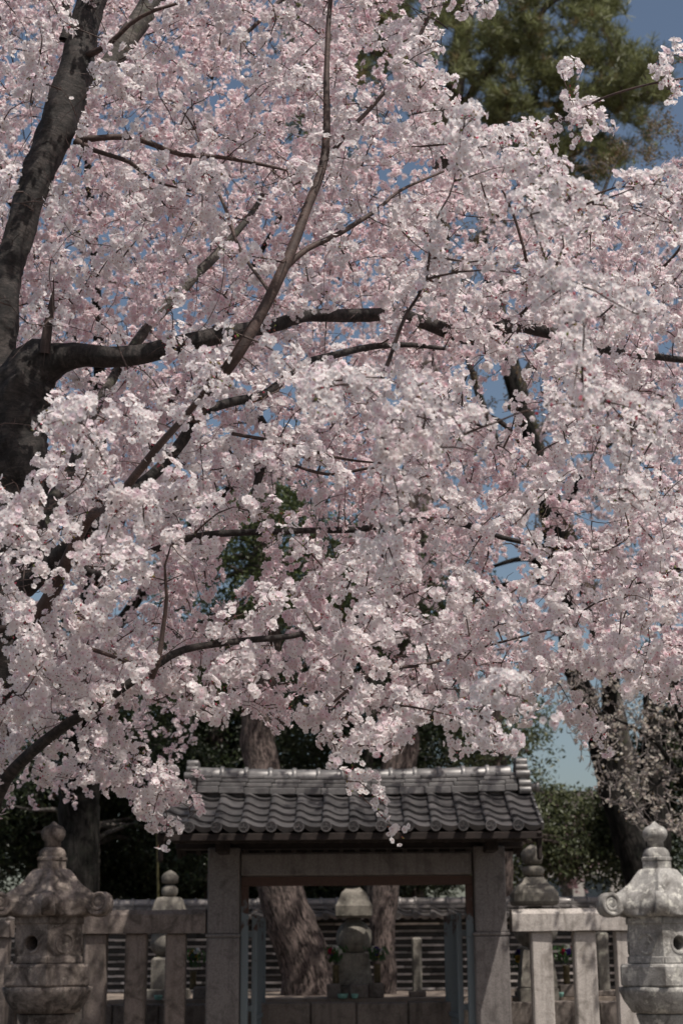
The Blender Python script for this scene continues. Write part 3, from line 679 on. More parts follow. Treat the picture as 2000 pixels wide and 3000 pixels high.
def buds(name, pos, D, parent, cols, size=0.008, asp=1.5, mat=None):
    a = np.arange(4)*np.pi/2; tv = np.concatenate([[[0, 0, 0]], np.stack([np.cos(a), np.sin(a), np.full(4, asp)], 1), [[0, 0, 2*asp]]]); tf = []
    for k in range(4): tf += [[0, 1+(k+1) % 4, 1+k], [1+k, 1+(k+1) % 4, 5]]
    n = len(pos); V, FL, FI = instance(tv, tf, pos, D, size*RNG.uniform(0.7, 1.2, n)); C = np.repeat(cols[RNG.integers(0, len(cols), n)][:, None], 6, 1)*RNG.uniform(.8, 1.2, n)[:, None, None]
    return np_mesh(name, V, FL, FI, mat or M_petal, parent, C.reshape(-1, 3))

# ---- growth of branchlets towards attractor points
def grow(sk, atts, rad0=0.006, gnarl=0.05, step=0.07, droop=0.0, maxr=0.010):
    """sk (n,3) skeleton nodes; atts (m,3).  returns list of (path, radii)"""
    nodes = [tuple(p) for p in sk]; kd = kdtree.KDTree(200000 if len(nodes) < 150000 else len(nodes)+100000)
    def build():
        k = kdtree.KDTree(len(nodes))
        for i, p in enumerate(nodes): k.insert(p, i)
        k.balance(); return k
    kd = build(); d0 = np.array([kd.find(Vector(a))[2] for a in atts]); order = np.argsort(d0); out = []; cnt = 0
    for oi in order:
        a = Vector(atts[oi]); co, i, d = kd.find(a)
        if d < 0.05: continue
        s = Vector(co); n = max(3, int(d/step)); dirv = (a-s); side = dirv.cross(Vector((random.gauss(0, 1), random.gauss(0, 1), random.gauss(0, 1)))).normalized()
        bow = random.uniform(-0.16, 0.16)*d; path = []; ph = random.uniform(0, 100)
        for j in range(n+1):
            t = j/n; p = s+dirv*t+side*bow*math.sin(math.pi*t)+Vector((0, 0, (0.10-droop)*d*math.sin(math.pi*t)))
            wv = gnarl*d**0.5*min(1, t*3)
            p += wv*Vector((noise.noise(Vector((ph, t*d*5, 0))), noise.noise(Vector((ph, t*d*5, 9))), noise.noise(Vector((ph, t*d*5, 17)))))
            path.append(tuple(p))
        r_s = min(maxr, rad0*(0.6+0.75*d/0.5)); rr = rad0*0.32+(r_s-rad0*0.32)*(1-np.linspace(0, 1, n+1))**1.5; out.append((np.array(path), rr))
        nodes.extend(path[1:]); cnt += 1
        if cnt % 40 == 0: kd = build()
    return out
def inpoly(x, y, poly):
    c = False; n = len(poly); j = n-1
    for i in range(n):
        if (poly[i][1] > y) != (poly[j][1] > y) and x < (poly[j][0]-poly[i][0])*(y-poly[i][1])/(poly[j][1]-poly[i][1])+poly[i][0]: c = not c
        j = i
    return c
def sample(poly, dr, count, gaps=(), mind=0.16, weight=None):
    xs = [p[0] for p in poly]; ys = [p[1] for p in poly]; out = []; cell = {}; tries = 0
    while len(out) < count and tries < count*60:
        tries += 1; x = random.uniform(min(xs), max(xs)); y = random.uniform(min(ys), max(ys))
        if not inpoly(x, y, poly): continue
        if any(((x-g[0])/g[2])**2+((y-g[1])/g[3])**2 < 1 and random.random() < g[4] for g in gaps): continue
        lo, hi = dr(x, y) if callable(dr) else dr
        Y = (random.uniform(lo**2, hi**2))**0.5; p = P(x, y, Y); key = (int(p.x/mind), int(p.y/mind), int(p.z/mind))
        if any(cell.get((key[0]+a, key[1]+b_, key[2]+c_)) and (cell[(key[0]+a, key[1]+b_, key[2]+c_)]-p).length < mind for a in (-1, 0, 1) for b_ in (-1, 0, 1) for c_ in (-1, 0, 1)): continue
        cell[key] = p; out.append(tuple(p))
    return np.array(out)
def dress(paths, spacing=0.042, per=(3, 6), spread=0.035, frac=0.85, umb=0.03, start=0.15):
    """blossom umbels along branchlets -> positions, directions, bud positions"""
    pos = []; D = []; bp = []; bd = []; spurs = []
    for (P_, r) in paths:
        seg = np.diff(P_, axis=0); L = np.linalg.norm(seg, axis=1); al = np.concatenate([[0], np.cumsum(L)]); tot = al[-1]; s = tot*start
        while s < tot+0.02:
            i = min(len(seg)-1, int(np.searchsorted(al, s))-1 if s > 0 else 0); i = max(0, i); t = min(1, (s-al[i])/max(1e-6, L[i])); p = P_[i]+seg[i]*t
            if RNG.random() < frac:
                o = RNG.normal(0, 1, 3); o /= np.linalg.norm(o)
                if o[2] < -0.3 and RNG.random() < 0.3: o[2] *= -1
                ln = RNG.uniform(0.0, spread); c = p+o*ln; k = RNG.integers(per[0], per[1]+1)
                dd = RNG.normal(0, 1, (k, 3))*0.6+o[None]*0.75+np.array([0, -0.62, -0.05]); dd /= np.linalg.norm(dd, axis=1)[:, None]
                pos.append(c[None]+dd*umb*RNG.uniform(0.75, 1.3, (k, 1))); av = dd.mean(0); fd = dd*0.55+av[None]*0.75+RNG.normal(0, .16, (k, 3)); D.append(fd/np.linalg.norm(fd, axis=1)[:, None])
                if ln > 0.018: spurs.append((np.array([p, c]), np.array([0.0022, 0.0016])))
                if RNG.random() < 0.7:
                    kb = RNG.integers(1, 5); db = RNG.normal(0, 1, (kb, 3)); db /= np.linalg.norm(db, axis=1)[:, None]; bp.append(c[None]+db*0.012); bd.append(db)
            s += spacing*RNG.uniform(0.6, 1.4)
    return np.concatenate(pos), np.concatenate(D), np.concatenate(bp), np.concatenate(bd), spurs
BUDC = np.array([[0.62, 0.20, 0.27], [0.50, 0.10, 0.15], [0.23, 0.27, 0.06], [0.30, 0.24, 0.07], [0.33, 0.12, 0.08]])

def limb(pts, step=0.08, wob=0.012, seed=0):
    """pts: (px, py, depth, width_px)"""
    arr = []
    for (x, y, Y, w_) in pts:
        p = P(x, y, Y); arr.append([p.x, p.y, p.z, w_*0.5*Y/F_PX])
    c = catmull([np.array(a) for a in arr], step)
    for i in range(len(c)):
        q = Vector((c[i][0]*3+seed, c[i][1]*3, c[i][2]*3)); amp = wob*(0.5+min(1.0, c[i][3]*20))
        c[i][0] += amp*noise.noise(q); c[i][2] += amp*noise.noise(q+Vector((7, 0, 0)))
    return c[:, :3], np.maximum(c[:, 3], 0.0025)
# ================================================================ main cherry tree
cherry = thing('cherry_tree', 'big blossoming cherry tree whose dark trunk and limbs enter from the left', 'cherry tree', (XX(-60, 7.6, 3000), 7.6, 0))
def rel(A, o): return A-np.array(o.location)
SK = []
def put(name, pts, mat, root=None, sk=SK, ns=10, rough=0.05, wob=0.012, step=0.06):
    root = root or cherry
    p, r = limb(pts, step, wob, len(sk)*1.7); t = Tubes(); t.add(rel(p, root), r, ns, rough, len(sk)*1.3+0.5); t.obj(name, mat, root); sk.append(p); return p
put('trunk', [(-240, 4600, 7.5, 330), (-225, 3900, 7.5, 270), (-200, 3000, 7.55, 240), (-150, 2500, 7.6, 225), (-60, 2000, 7.6, 200), (10, 1700, 7.6, 180), (58, 1450, 7.6, 175), (45, 1300, 7.6, 185), (45, 1230, 7.6, 200), (55, 1170, 7.6, 190), (95, 1085, 7.6, 155), (160, 1040, 7.6, 110)], M_bark, ns=44, rough=0.24, step=0.03)
put('limb', [(60, 1330, 7.6, 120), (15, 1200, 7.62, 118), (0, 1080, 7.7, 112), (8, 920, 7.75, 100), (18, 800, 7.8, 95), (75, 620, 7.85, 95), (130, 470, 7.9, 105), (175, 350, 7.95, 118), (210, 240, 8.0, 112), (232, 130, 8.05, 100), (268, 0, 8.1, 92), (310, -150, 8.2, 85), (350, -400, 8.4, 70), (420, -800, 8.6, 40)], M_bark, ns=36, rough=0.17, step=0.03)
put('limb', [(110, 1070, 7.6, 140), (190, 1045, 7.58, 92), (260, 1038, 7.55, 72), (340, 1040, 7.5, 66), (440, 1030, 7.5, 60), (560, 1000, 7.55, 58), (680, 975, 7.6, 52), (790, 955, 7.8, 44), (900, 925, 8.0, 40), (1020, 925, 8.2, 42), (1160, 925, 8.3, 40), (1250, 950, 8.4, 42), (1380, 985, 8.5, 52), (1500, 955, 8.6, 44), (1610, 975, 8.8, 38), (1740, 1015, 9.0, 34), (1850, 1040, 9.2, 26), (2050, 1060, 9.5, 18)], M_bark, ns=24, rough=0.13, step=0.05)
put('dead_stub', [(130, 1035, 7.5, 34), (138, 960, 7.48, 30), (150, 900, 7.47, 22), (158, 852, 7.46, 6)], M_bark_sm, rough=0.2)
B = lambda n, pts, m=M_bark_sm, **k: put('branch', pts, m, **k)
B(0, [(60, 1900, 7.6, 60), (150, 1740, 7.2, 44), (260, 1520, 6.9, 34), (330, 1480, 6.6, 28), (450, 1330, 6.2, 25), (510, 1260, 6.0, 22), (570, 1190, 5.8, 20), (620, 1120, 5.7, 12), (680, 1040, 5.6, 8), (740, 940, 5.5, 5)])
B(1, [(560, 1240, 7.2, 26), (640, 1120, 6.9, 32), (700, 1040, 6.8, 35), (760, 930, 6.8, 36), (820, 810, 6.8, 36), (870, 700, 6.85, 33), (905, 600, 6.9, 31), (945, 490, 6.95, 29), (958, 400, 7.0, 26), (955, 220, 7.05, 20), (965, 60, 7.1, 17), (975, -120, 7.2, 14), (990, -400, 7.3, 8)])
B(2, [(945, 480, 6.95, 18), (985, 430, 7, 17), (1010, 395, 7.05, 16), (1100, 300, 7.2, 14), (1180, 210, 7.3, 13), (1250, 60, 7.4, 12), (1290, -60, 7.5, 8)])
B(3, [(840, 780, 6.85, 22), (900, 730, 6.9, 19), (1000, 680, 7.0, 17), (1100, 620, 7.1, 13), (1170, 560, 7.2, 10), (1300, 500, 7.3, 7)])
B(4, [(70, 1720, 7.5, 70), (200, 1600, 7.3, 50), (300, 1510, 7.2, 42), (400, 1430, 7.2, 38), (470, 1370, 7.2, 36), (540, 1290, 7.2, 35), (590, 1215, 7.2, 30), (680, 1178, 7.3, 30), (770, 1155, 7.4, 27), (880, 1070, 7.6, 25), (1000, 1035, 7.8, 22), (1130, 1010, 8.0, 19), (1300, 1020, 8.2, 12)], M_bark, ns=14)
B(5, [(70, 1700, 7.7, 60), (150, 1480, 8.1, 46), (220, 1350, 8.3, 38), (280, 1200, 8.5, 34), (345, 1080, 8.7, 30), (420, 980, 8.8, 34), (520, 865, 9.0, 36), (620, 760, 9.2, 30), (720, 650, 9.4, 20), (800, 520, 9.6, 10)], M_bark_moss, ns=12)
B(6, [(-80, 2560, 7.5, 60), (0, 2330, 7.2, 40), (60, 2240, 7.1, 36), (160, 2150, 7.0, 32), (280, 2070, 6.95, 28), (400, 1985, 6.9, 25), (440, 1960, 6.9, 28), (540, 1905, 7.0, 22), (700, 1880, 7.1, 20), (860, 1862, 7.2, 17), (960, 1830, 7.3, 12), (1100, 1790, 7.4, 7)], M_bark, ns=12)
B(7, [(445, 1985, 6.85, 20), (462, 1940, 6.8, 17), (475, 1850, 6.8, 14), (488, 1750, 6.75, 11), (482, 1660, 6.7, 7), (500, 1600, 6.7, 4)])
B(8, [(-60, 1860, 7.4, 44), (30, 1840, 7.35, 18), (110, 1846, 7.3, 15), (210, 1880, 7.3, 14), (330, 1925, 7.3, 11), (420, 1960, 7.3, 7)])
B(9, [(280, 1690, 8.2, 26), (340, 1660, 8.3, 22), (420, 1625, 8.4, 20), (580, 1570, 8.5, 22), (700, 1560, 8.6, 21), (870, 1555, 8.7, 19), (1050, 1550, 8.8, 20), (1200, 1530, 8.9, 23), (1330, 1528, 9.0, 22), (1440, 1565, 9.1, 16), (1600, 1600, 9.2, 12), (1790, 1610, 9.4, 8)], M_bark, ns=12)
B(10, [(60, 1600, 7.6, 60), (180, 1640, 8.0, 34), (280, 1690, 8.2, 26)], M_bark)
B(11, [(225, 410, 8.0, 34), (290, 405, 8.0, 20), (380, 400, 8.05, 22), (450, 425, 8.1, 18), (530, 452, 8.15, 15), (640, 460, 8.2, 14), (760, 480, 8.25, 12), (840, 500, 8.3, 7)])
B(12, [(225, 415, 7.95, 30), (280, 440, 7.9, 16), (380, 475, 7.9, 15), (450, 530, 7.95, 9), (560, 560, 8, 6)])
B(13, [(190, 120, 8.0, 40), (205, 60, 8.0, 26), (190, -30, 8.0, 22), (180, -200, 8.0, 14)], M_bark)
B(14, [(235, 230, 8.1, 70), (310, 200, 8.4, 62), (370, 120, 8.5, 72), (430, 30, 8.6, 72), (480, -60, 8.7, 66), (560, -300, 9.0, 50)], M_bark_moss, ns=16, rough=.09)
B(15, [(250, 165, 8.0, 26), (320, 130, 7.9, 18), (380, 70, 7.85, 15), (450, 30, 7.8, 12), (540, 5, 7.8, 10), (700, -60, 7.8, 8)])
B(16, [(620, 230, 8.3, 10), (680, 130, 8.4, 12), (760, 60, 8.5, 13), (860, -60, 8.6, 14), (900, -300, 8.8, 16)])
B(17, [(800, 870, 7.0, 12), (700, 720, 7.2, 12), (640, 560, 7.4, 10), (600, 460, 7.5, 7), (570, 380, 7.5, 4)])
B(18, [(1430, 1260, 9.4, 8), (1330, 1210, 9.3, 12), (1430, 1220, 9.3, 15), (1500, 1270, 9.3, 15), (1560, 1365, 9.3, 11)], M_bark)
B(19, [(1480, 960, 8.6, 20), (1560, 880, 8.5, 14), (1540, 760, 8.4, 11), (1500, 620, 8.3, 8), (1460, 540, 8.2, 5)])
B(20, [(1750, 1010, 9.0, 26), (1830, 900, 8.9, 16), (1900, 820, 8.9, 12), (1980, 740, 8.8, 9), (2060, 600, 8.8, 6)])
B(21, [(1230, 430, 7.4, 7), (1480, 400, 7.2, 7), (1640, 350, 7.1, 8), (1760, 290, 7.0, 8), (1900, 245, 6.9, 7), (2020, 225, 6.9, 8), (2150, 190, 6.9, 12)])
B(22, [(830, 1350, 8.0, 10), (960, 1390, 7.8, 10), (1130, 1370, 7.7, 9), (1280, 1450, 7.6, 6)])
B(23, [(680, 1270, 7.4, 12), (840, 1300, 7.4, 11), (980, 1340, 7.4, 9), (1150, 1360, 7.5, 5)])
B(24, [(1850, 1710, 8.6, 14), (1930, 1690, 8.6, 16), (2030, 1650, 8.6, 19), (2200, 1600, 8.6, 26)], M_bark)
B(25, [(950, 2080, 7.4, 8), (1100, 1970, 7.5, 11), (1250, 1945, 7.6, 10), (1400, 1900, 7.7, 8), (1600, 1850, 7.8, 6)])
B(26, [(760, 1220, 8.0, 22), (790, 1290, 8.05, 28), (770, 1350, 8.1, 26), (745, 1440, 8.1, 22), (740, 1500, 8.1, 12)], M_bark, rough=.2)
B(27, [(440, 1960, 6.9, 16), (330, 2110, 7.6, 9), (420, 2230, 8.0, 7), (520, 2340, 8.3, 5)])
SKA = np.concatenate(SK)
# attractors for the blossom sprays
CAN = [(-150, -250), (1230, -250), (1330, -40), (1330, 110), (1250, 200), (1330, 310), (1420, 360), (1560, 430), (1700, 560), (1790, 610), (1860, 520), (2000, 460), (2200, 430), (2250, 2030), (2000, 2060), (1850, 2010), (1740, 1960),
       (1620, 1980), (1560, 2060), (1440, 2140), (1300, 2130), (1140, 2190), (1020, 2160), (860, 2160), (720, 2080), (560, 2050), (430, 2090), (300, 2130), (150, 2160), (0, 2230), (-150, 2300)]
GAPS = [(850, 40, 60, 60, .6), (1230, 90, 50, 60, .8), (1120, 60, 40, 50, .6), (1440, 1120, 120, 70, 0.8), (1500, 1220, 90, 120, 0.7), (760, 1540, 170, 70, 0.75), (700, 1650, 90, 80, 0.6), (1510, 1670, 90, 40, 0.95), (950, 1390, 60, 60, 0.6), (320, 930, 60, 60, .6),
        (1330, 720, 90, 110, 0.6), (600, 500, 1, 1, 0), (90, 1400, 90, 130, 0.85), (110, 1130, 90, 80, 0.9), (180, 250, 60, 120, 0.9), (130, 450, 50, 110, 0.8), (60, 650, 45, 100, .8), (1560, 1500, 100, 80, .5), (950, 760, 60, 30, .3), (330, 1030, 170, 40, .85), (1640, 1900, 60, 60, .6)]
GAPS2 = [g_ for g_ in GAPS if not (g_[0] < 400 and g_[1] < 1500)]
def drm(x, y): return (6.6, 8.6)
def drb(x, y): return (8.6, 11.5)
a1 = sample(CAN, drm, 1050, GAPS, 0.14); a2 = sample(CAN, drb, 1500, GAPS2, 0.15)
# hand placed sprays: nearer, soft ones, and the loose ones along the lower edge
def spray(x, y, rx, ry, Y, n, dy=0.3):
    return [tuple(P(x+random.gauss(0, rx*.5), y+random.gauss(0, ry*.5), Y+random.uniform(-dy, dy))) for _ in range(n)]
a3 = []
EXTRA = [(340, 2280, 90, 50, 7.9, 6), (430, 2360, 70, 40, 8.1, 5), (520, 2330, 50, 50, 8.1, 4), (110, 2240, 110, 40, 7.4, 6), (560, 1980, 80, 50, 7.2, 6), (620, 2080, 70, 40, 7.4, 5), (30, 1520, 60, 40, 6.5, 6), (110, 1580, 60, 40, 6.6, 5), (40, 1560, 70, 50, 6.6, 7), (60, 1680, 80, 60, 6.5, 8), (40, 1800, 80, 60, 6.6, 8), (90, 1920, 90, 60, 6.7, 8), (40, 2040, 80, 60, 6.8, 7), (130, 1400, 50, 40, 6.6, 3), (260, 1800, 120, 60, 6.6, 8), (120, 2130, 120, 60, 7.2, 6),
         (1500, 640, 110, 60, 4.6, 3), (1620, 560, 70, 40, 4.5, 2), (1680, 850, 80, 50, 4.5, 3), (1850, 930, 70, 40, 4.5, 2), (1720, 1180, 60, 40, 4.5, 2), (1900, 1230, 60, 50, 4.5, 2), (950, 1170, 60, 60, 4.8, 3), (1200, 1150, 80, 50, 4.8, 3), (1320, 1310, 90, 45, 4.8, 3), (1100, 1280, 60, 60, 4.8, 2), (1150, 1560, 90, 60, 5.0, 2), (1500, 2050, 80, 40, 5.2, 4), (1880, 1440, 80, 40, 4.8, 2), (230, 1240, 90, 30, 5.0, 3),
         (1400, 360, 70, 30, 5.2, 4), (1980, 560, 50, 80, 5.0, 2), (1750, 1960, 90, 50, 7.6, 7), (1900, 1980, 90, 60, 7.6, 7), (1600, 1960, 80, 60, 7.6, 6)]
for (x, y, rx, ry, Y, n) in [(640, 1110, 70, 60, 5.6, 6), (180, 1240, 60, 25, 5.7, 5), (420, 1230, 140, 40, 5.9, 10), (270, 1370, 50, 60, 5.8, 5), (100, 1480, 110, 60, 5.8, 6), (480, 1500, 120, 110, 6.0, 12), (310, 1640, 150, 70, 5.9, 8), (60, 1600, 80, 60, 5.9, 5),
        (300, 220, 45, 70, 6.8, 7), (60, 600, 60, 40, 7.0, 5), (1600, 500, 90, 40, 5.4, 6), (1450, 470, 120, 60, 5.8, 9), (1700, 620, 100, 60, 5.6, 7), (1650, 820, 110, 60, 5.3, 8), (1850, 900, 90, 60, 5.3, 7), (1740, 1180, 70, 50, 5.3, 6), (1900, 1240, 80, 60, 5.3, 6),
        (940, 1160, 60, 70, 5.6, 6), (1250, 1180, 90, 70, 5.7, 6), (1330, 1300, 90, 50, 5.7, 6), (1830, 1450, 110, 50, 5.6, 6), (1980, 640, 50, 60, 5.8, 5), (1150, 1650, 90, 80, 6.0, 7),
        (1660, 205, 26, 18, 7.1, 3), (1660, 300, 50, 25, 7.1, 5), (1740, 370, 60, 40, 7.1, 7), (1580, 380, 60, 22, 7.2, 5), (1965, 255, 35, 20, 6.9, 3), (1930, 170, 10, 16, 6.9, 2), (1410, 10, 30, 12, 7.3, 2), (1270, 240, 60, 40, 7.2, 5), (1430, 45, 14, 14, 7.2, 1),
        (700, 1960, 90, 50, 7.0, 8), (900, 2110, 80, 40, 7.1, 7), (1000, 2180, 60, 30, 7.1, 5), (1120, 2170, 60, 40, 7.1, 5), (1190, 2130, 50, 40, 7.2, 4), (430, 2010, 120, 60, 7.0, 8), (200, 2000, 140, 90, 7.0, 10), (330, 2200, 130, 60, 7.6, 8), (450, 2310, 70, 60, 7.8, 7), (250, 2250, 120, 50, 7.6, 5),
        (480, 2410, 60, 40, 8.0, 5), (500, 2290, 40, 40, 7.8, 3), (560, 2395, 10, 10, 8.2, 1), (1025, 2285, 20, 10, 7.3, 2), (1110, 2350, 12, 10, 7.4, 1), (1183, 2445, 16, 10, 7.5, 1), (1450, 2180, 60, 40, 6.2, 3), (1330, 2200, 12, 12, 7.4, 1), (1410, 2200, 12, 12, 7.4, 1), (1240, 2080, 50, 30, 7.4, 4),
        (480, 2480, 12, 14, 8.1, 1), (1760, 2170, 20, 50, 7.8, 3), (1680, 2110, 40, 40, 7.8, 3), (1950, 2060, 60, 30, 7.8, 3), (1540, 2080, 60, 40, 7.6, 4), (60, 2130, 90, 60, 7.2, 5), (30, 2280, 60, 40, 7.4, 2), (170, 2280, 60, 50, 7.8, 3)]+EXTRA:
    a3 += spray(x, y, rx, ry, Y, n)
a_shade = np.array([(random.uniform(-2.2, 0.9), random.uniform(4.9, 7.3), random.uniform(6.3, 8.2)) for _ in range(230)])  # unseen sprays overhead, added to shade the trunk
paths = grow(SKA, np.concatenate([a1, a2, np.array(a3), a_shade]), 0.0046, 0.06, 0.06)
fine = grow(np.concatenate([p for p, _ in paths[::2]]), sample(CAN, (6.4, 10.0), 900, (), 0.12), 0.0030, 0.09, 0.04, 0, 0.004)
tw = Tubes()
for (p, r) in paths+fine: tw.add(rel(p, cherry), r, 5)
pos, D, bp, bd, spurs = dress(paths, 0.050, (8, 13), 0.06, 0.93, 0.036, 0.08)
for (p, r) in spurs: tw.add(rel(p, cherry), r, 3)
tw.obj('twigs', M_bark_sm, cherry, label='fine brown twigs carrying the blossoms')
def photo_px(A):
    A = A-np.array([0, 0, EYE]); d = A@np.array(fw); return 1000+F_PX*(A@np.array(cR))/d, 1500-F_PX*(A@np.array(cU))/d
def thin_before(A, limbs, prob):
    x, y = photo_px(A); kill = np.zeros(len(A), bool); rnd = np.array([noise.noise(Vector(q)*4.5) for q in A]); rnd = np.argsort(np.argsort(rnd))/max(1, len(rnd))
    for (pl, wd, pr) in limbs:
        lx, ly = photo_px(pl); D2 = np.full(len(A), 1e18); dep = np.zeros(len(A))
        for a_, b_, dy in zip(lx, ly, pl[:, 1]):
            q = (x-a_)**2+(y-b_)**2; m = q < D2; D2[m] = q[m]; dep[m] = dy
        kill |= (np.sqrt(D2) < wd) & (A[:, 1] < dep+0.1) & (rnd < pr)
    return ~kill
BARE = [(SK[0][-17:], 80, .93), (SK[1][:90], 60, .88), (SK[2][:11], 42, .96), (SK[2][11:], 26, .25), (SK[3], 20, .9), (SK[5][6:], 23, .85), (SK[8], 20, .15), (SK[10][:14], 22, .45), (SK[9], 20, .5), (SK[18], 46, .6), (SK[13], 16, .35), (SK[15], 16, .7), (SK[16], 14, .7), (SK[7], 16, .6), (SK[11], 14, .8), (SK[4], 14, .3)]
keep = thin_before(pos, BARE, 1); kb_ = thin_before(bp, BARE, 1); bp, bd = bp[kb_], bd[kb_]
px_, py_ = photo_px(pos); lone = ((px_ > 1540) & (py_ < 470)) | ((px_ > 970) & (px_ < 1240) & (py_ > 2210) & (py_ < 2480)); keep &= ~(lone & (RNG.random(len(pos)) < 0.45))
pos, D = pos[keep], D[keep]
near = pos[:, 1] < 8.0
LOG.append(('main blossoms', len(pos), int(near.sum()), 'paths', len(paths)))
blossoms('blossoms', rel(pos[near], cherry), D[near], cherry, True, 0.0168, yscale=np.clip(pos[near][:, 1]/6.6, 0.68, 1.0))
blossoms('blossoms', rel(pos[~near], cherry), D[~near], cherry, False, 0.0172)
buds('buds', rel(bp, cherry), bd, cherry, BUDC, 0.0046, 1.7)

# ================================================================ further cherry trees
def cherry2(nm, lbl, limbs, polys, bark, n_, loc, sp, per, size=0.018, hi=False, frac=0.9, twig=M_twig, rad0=0.006, pal=PAL, droop=0.0, gaps=(), mind=.2, budn=True, start=0.1, budc=BUDC, budsz=0.0045):
    root = thing('cherry_tree', lbl, 'cherry tree', loc); sk = []
    for i, l in enumerate(limbs): put('trunk' if i == 0 else 'branch', l, bark, root, sk, 14 if i == 0 else 9, 0.1 if i == 0 else .05)
    at = np.concatenate([sample(pl, dr, c, gaps, mind) for (pl, dr, c) in polys]); pa = grow(np.concatenate(sk), at, rad0, 0.06, 0.08, droop)
    t = Tubes()
    for (p, r) in pa: t.add(rel(p, root), r, 4)
    ps, D_, b1, b2, spu = dress(pa, sp, per, 0.045, frac, 0.028, start)
    for (p, r) in spu: t.add(rel(p, root), r, 3)
    t.obj('twigs', twig, root); LOG.append((lbl, len(ps))); blossoms('blossoms', rel(ps, root), D_, root, hi, size, pal)
    buds('buds', rel(b1, root), b2, root, budc, budsz, 1.5); return root
# left rear tree (dense pink wall behind the main limbs, upper left)
cherry2('a', 'hazy pale cherry tree behind the dark limb in the upper left', [[(228, 2990, 19, 140), (228, 2800, 19, 128), (226, 2600, 19, 122), (235, 2350, 19, 118), (250, 2100, 18.4, 100), (270, 1800, 17, 74), (290, 1500, 15.6, 50), (290, 1000, 14.4, 34), (260, 500, 14, 24), (240, 0, 14, 12)],
    [(270, 1800, 17, 44), (420, 1350, 14.5, 30), (700, 850, 12.6, 20), (900, 500, 12.4, 12)], [(290, 1200, 15, 32), (100, 700, 13.4, 24), (-60, 500, 12.8, 14)], [(260, 1950, 17.8, 40), (600, 1500, 14, 26), (900, 1300, 12.2, 14)], [(250, 2100, 18.4, 50), (60, 1750, 16, 30), (-80, 1500, 14, 20)]],
    [([(-150, -250), (900, -250), (1100, 300), (1150, 900), (1100, 1400), (800, 1500), (400, 1950), (-150, 2000)], (11.2, 16.5), 1500), ([(-150, 1900), (520, 1950), (600, 2150), (420, 2330), (200, 2360), (-150, 2380)], (12.0, 14.8), 130)], M_bark_dark, 0, (XX(228, 19, 2900), 19, TZ), 0.045, (4, 7), gaps=GAPS2)
# right tree with the mossy trunk, blossoms on its upper part, sparse small flowers low down
cherry2('b', 'cherry tree with leaning mossy trunk in front of the sky at right', [[(1960, 2990, 19.6, 104), (1880, 2600, 19.6, 88), (1800, 2330, 19.6, 82), (1755, 2160, 19.6, 74), (1715, 2060, 19.6, 68), (1670, 1900, 19.6, 62), (1640, 1700, 19.5, 60), (1605, 1500, 19.4, 56), (1570, 1350, 19.3, 52), (1530, 1220, 19.2, 48), (1490, 1100, 19.1, 40), (1440, 900, 19.1, 26), (1420, 700, 19.1, 14)],
    [(1800, 2300, 19.6, 60), (1790, 2150, 19.5, 50), (1790, 2000, 19.3, 44), (1840, 1850, 19.0, 34), (1920, 1650, 18.6, 24), (2000, 1400, 18.4, 16)], [(1740, 2120, 19.6, 40), (1690, 2010, 19.4, 24), (1600, 1920, 19.1, 18), (1480, 1860, 19.0, 10)],
    [(1620, 1560, 19.4, 30), (1700, 1400, 19.1, 22), (1830, 1250, 18.8, 18), (1950, 1150, 18.7, 12)], [(1580, 1700, 19.4, 20), (1450, 1720, 19.0, 14), (1300, 1790, 18.8, 8)], [(1650, 1750, 19.5, 34), (1560, 1640, 19.2, 20), (1440, 1660, 19.0, 10)]],
    [([(1150, 500), (1500, 560), (1700, 700), (1900, 620), (2200, 620), (2200, 1950), (1700, 1960), (1400, 2000), (1050, 1900), (1050, 900)], (15.0, 20.5), 1150)], M_bark_dark, 0, (XX(1960, 19.6, 3000), 19.6, TZ), 0.05, (4, 7), 0.021, gaps=GAPS+[(1480, 1180, 130, 120, .6)])
PAL2 = PAL.copy(); PAL2[0] = (0.88, 0.86, 0.81); PAL2[1] = (0.84, 0.81, 0.74); PAL2[2] = (0.5, 0.40, 0.25); PAL2[3] = (0.34, 0.2, 0.08)
cherry2('c', 'sparse budding cherry tree with a tangle of drooping twigs above the right lantern', [[(2110, 2980, 17.8, 30), (2040, 2400, 17.7, 38), (1990, 2100, 17.6, 27), (1960, 1900, 17.5, 20), (1900, 1700, 17.4, 10)],
    [(2030, 2350, 17.7, 24), (1940, 2200, 17.4, 13), (1850, 2130, 17.2, 9), (1720, 2080, 17.1, 8)], [(2000, 2150, 17.6, 18), (1900, 2030, 17.4, 10), (1780, 1960, 17.3, 8)], [(2010, 2250, 17.6, 15), (1930, 2290, 17.3, 8), (1840, 2380, 17.2, 8)]],
    [([(1560, 1940), (2150, 1880), (2200, 2480), (1960, 2450), (1850, 2420), (1760, 2350), (1640, 2120)], (16.4, 18.8), 1150)], M_bark_dark, 0, (XX(2090, 17.8, 2900), 17.8, 0), 0.05, (1, 3), 0.0165, False, 0.30, M_twig_pale, 0.0085, PAL2, 0.3, mind=.12, budc=np.array([[0.33, 0.22, 0.07], [0.28, 0.26, 0.08], [0.5, 0.42, 0.25]]), budsz=.0048)
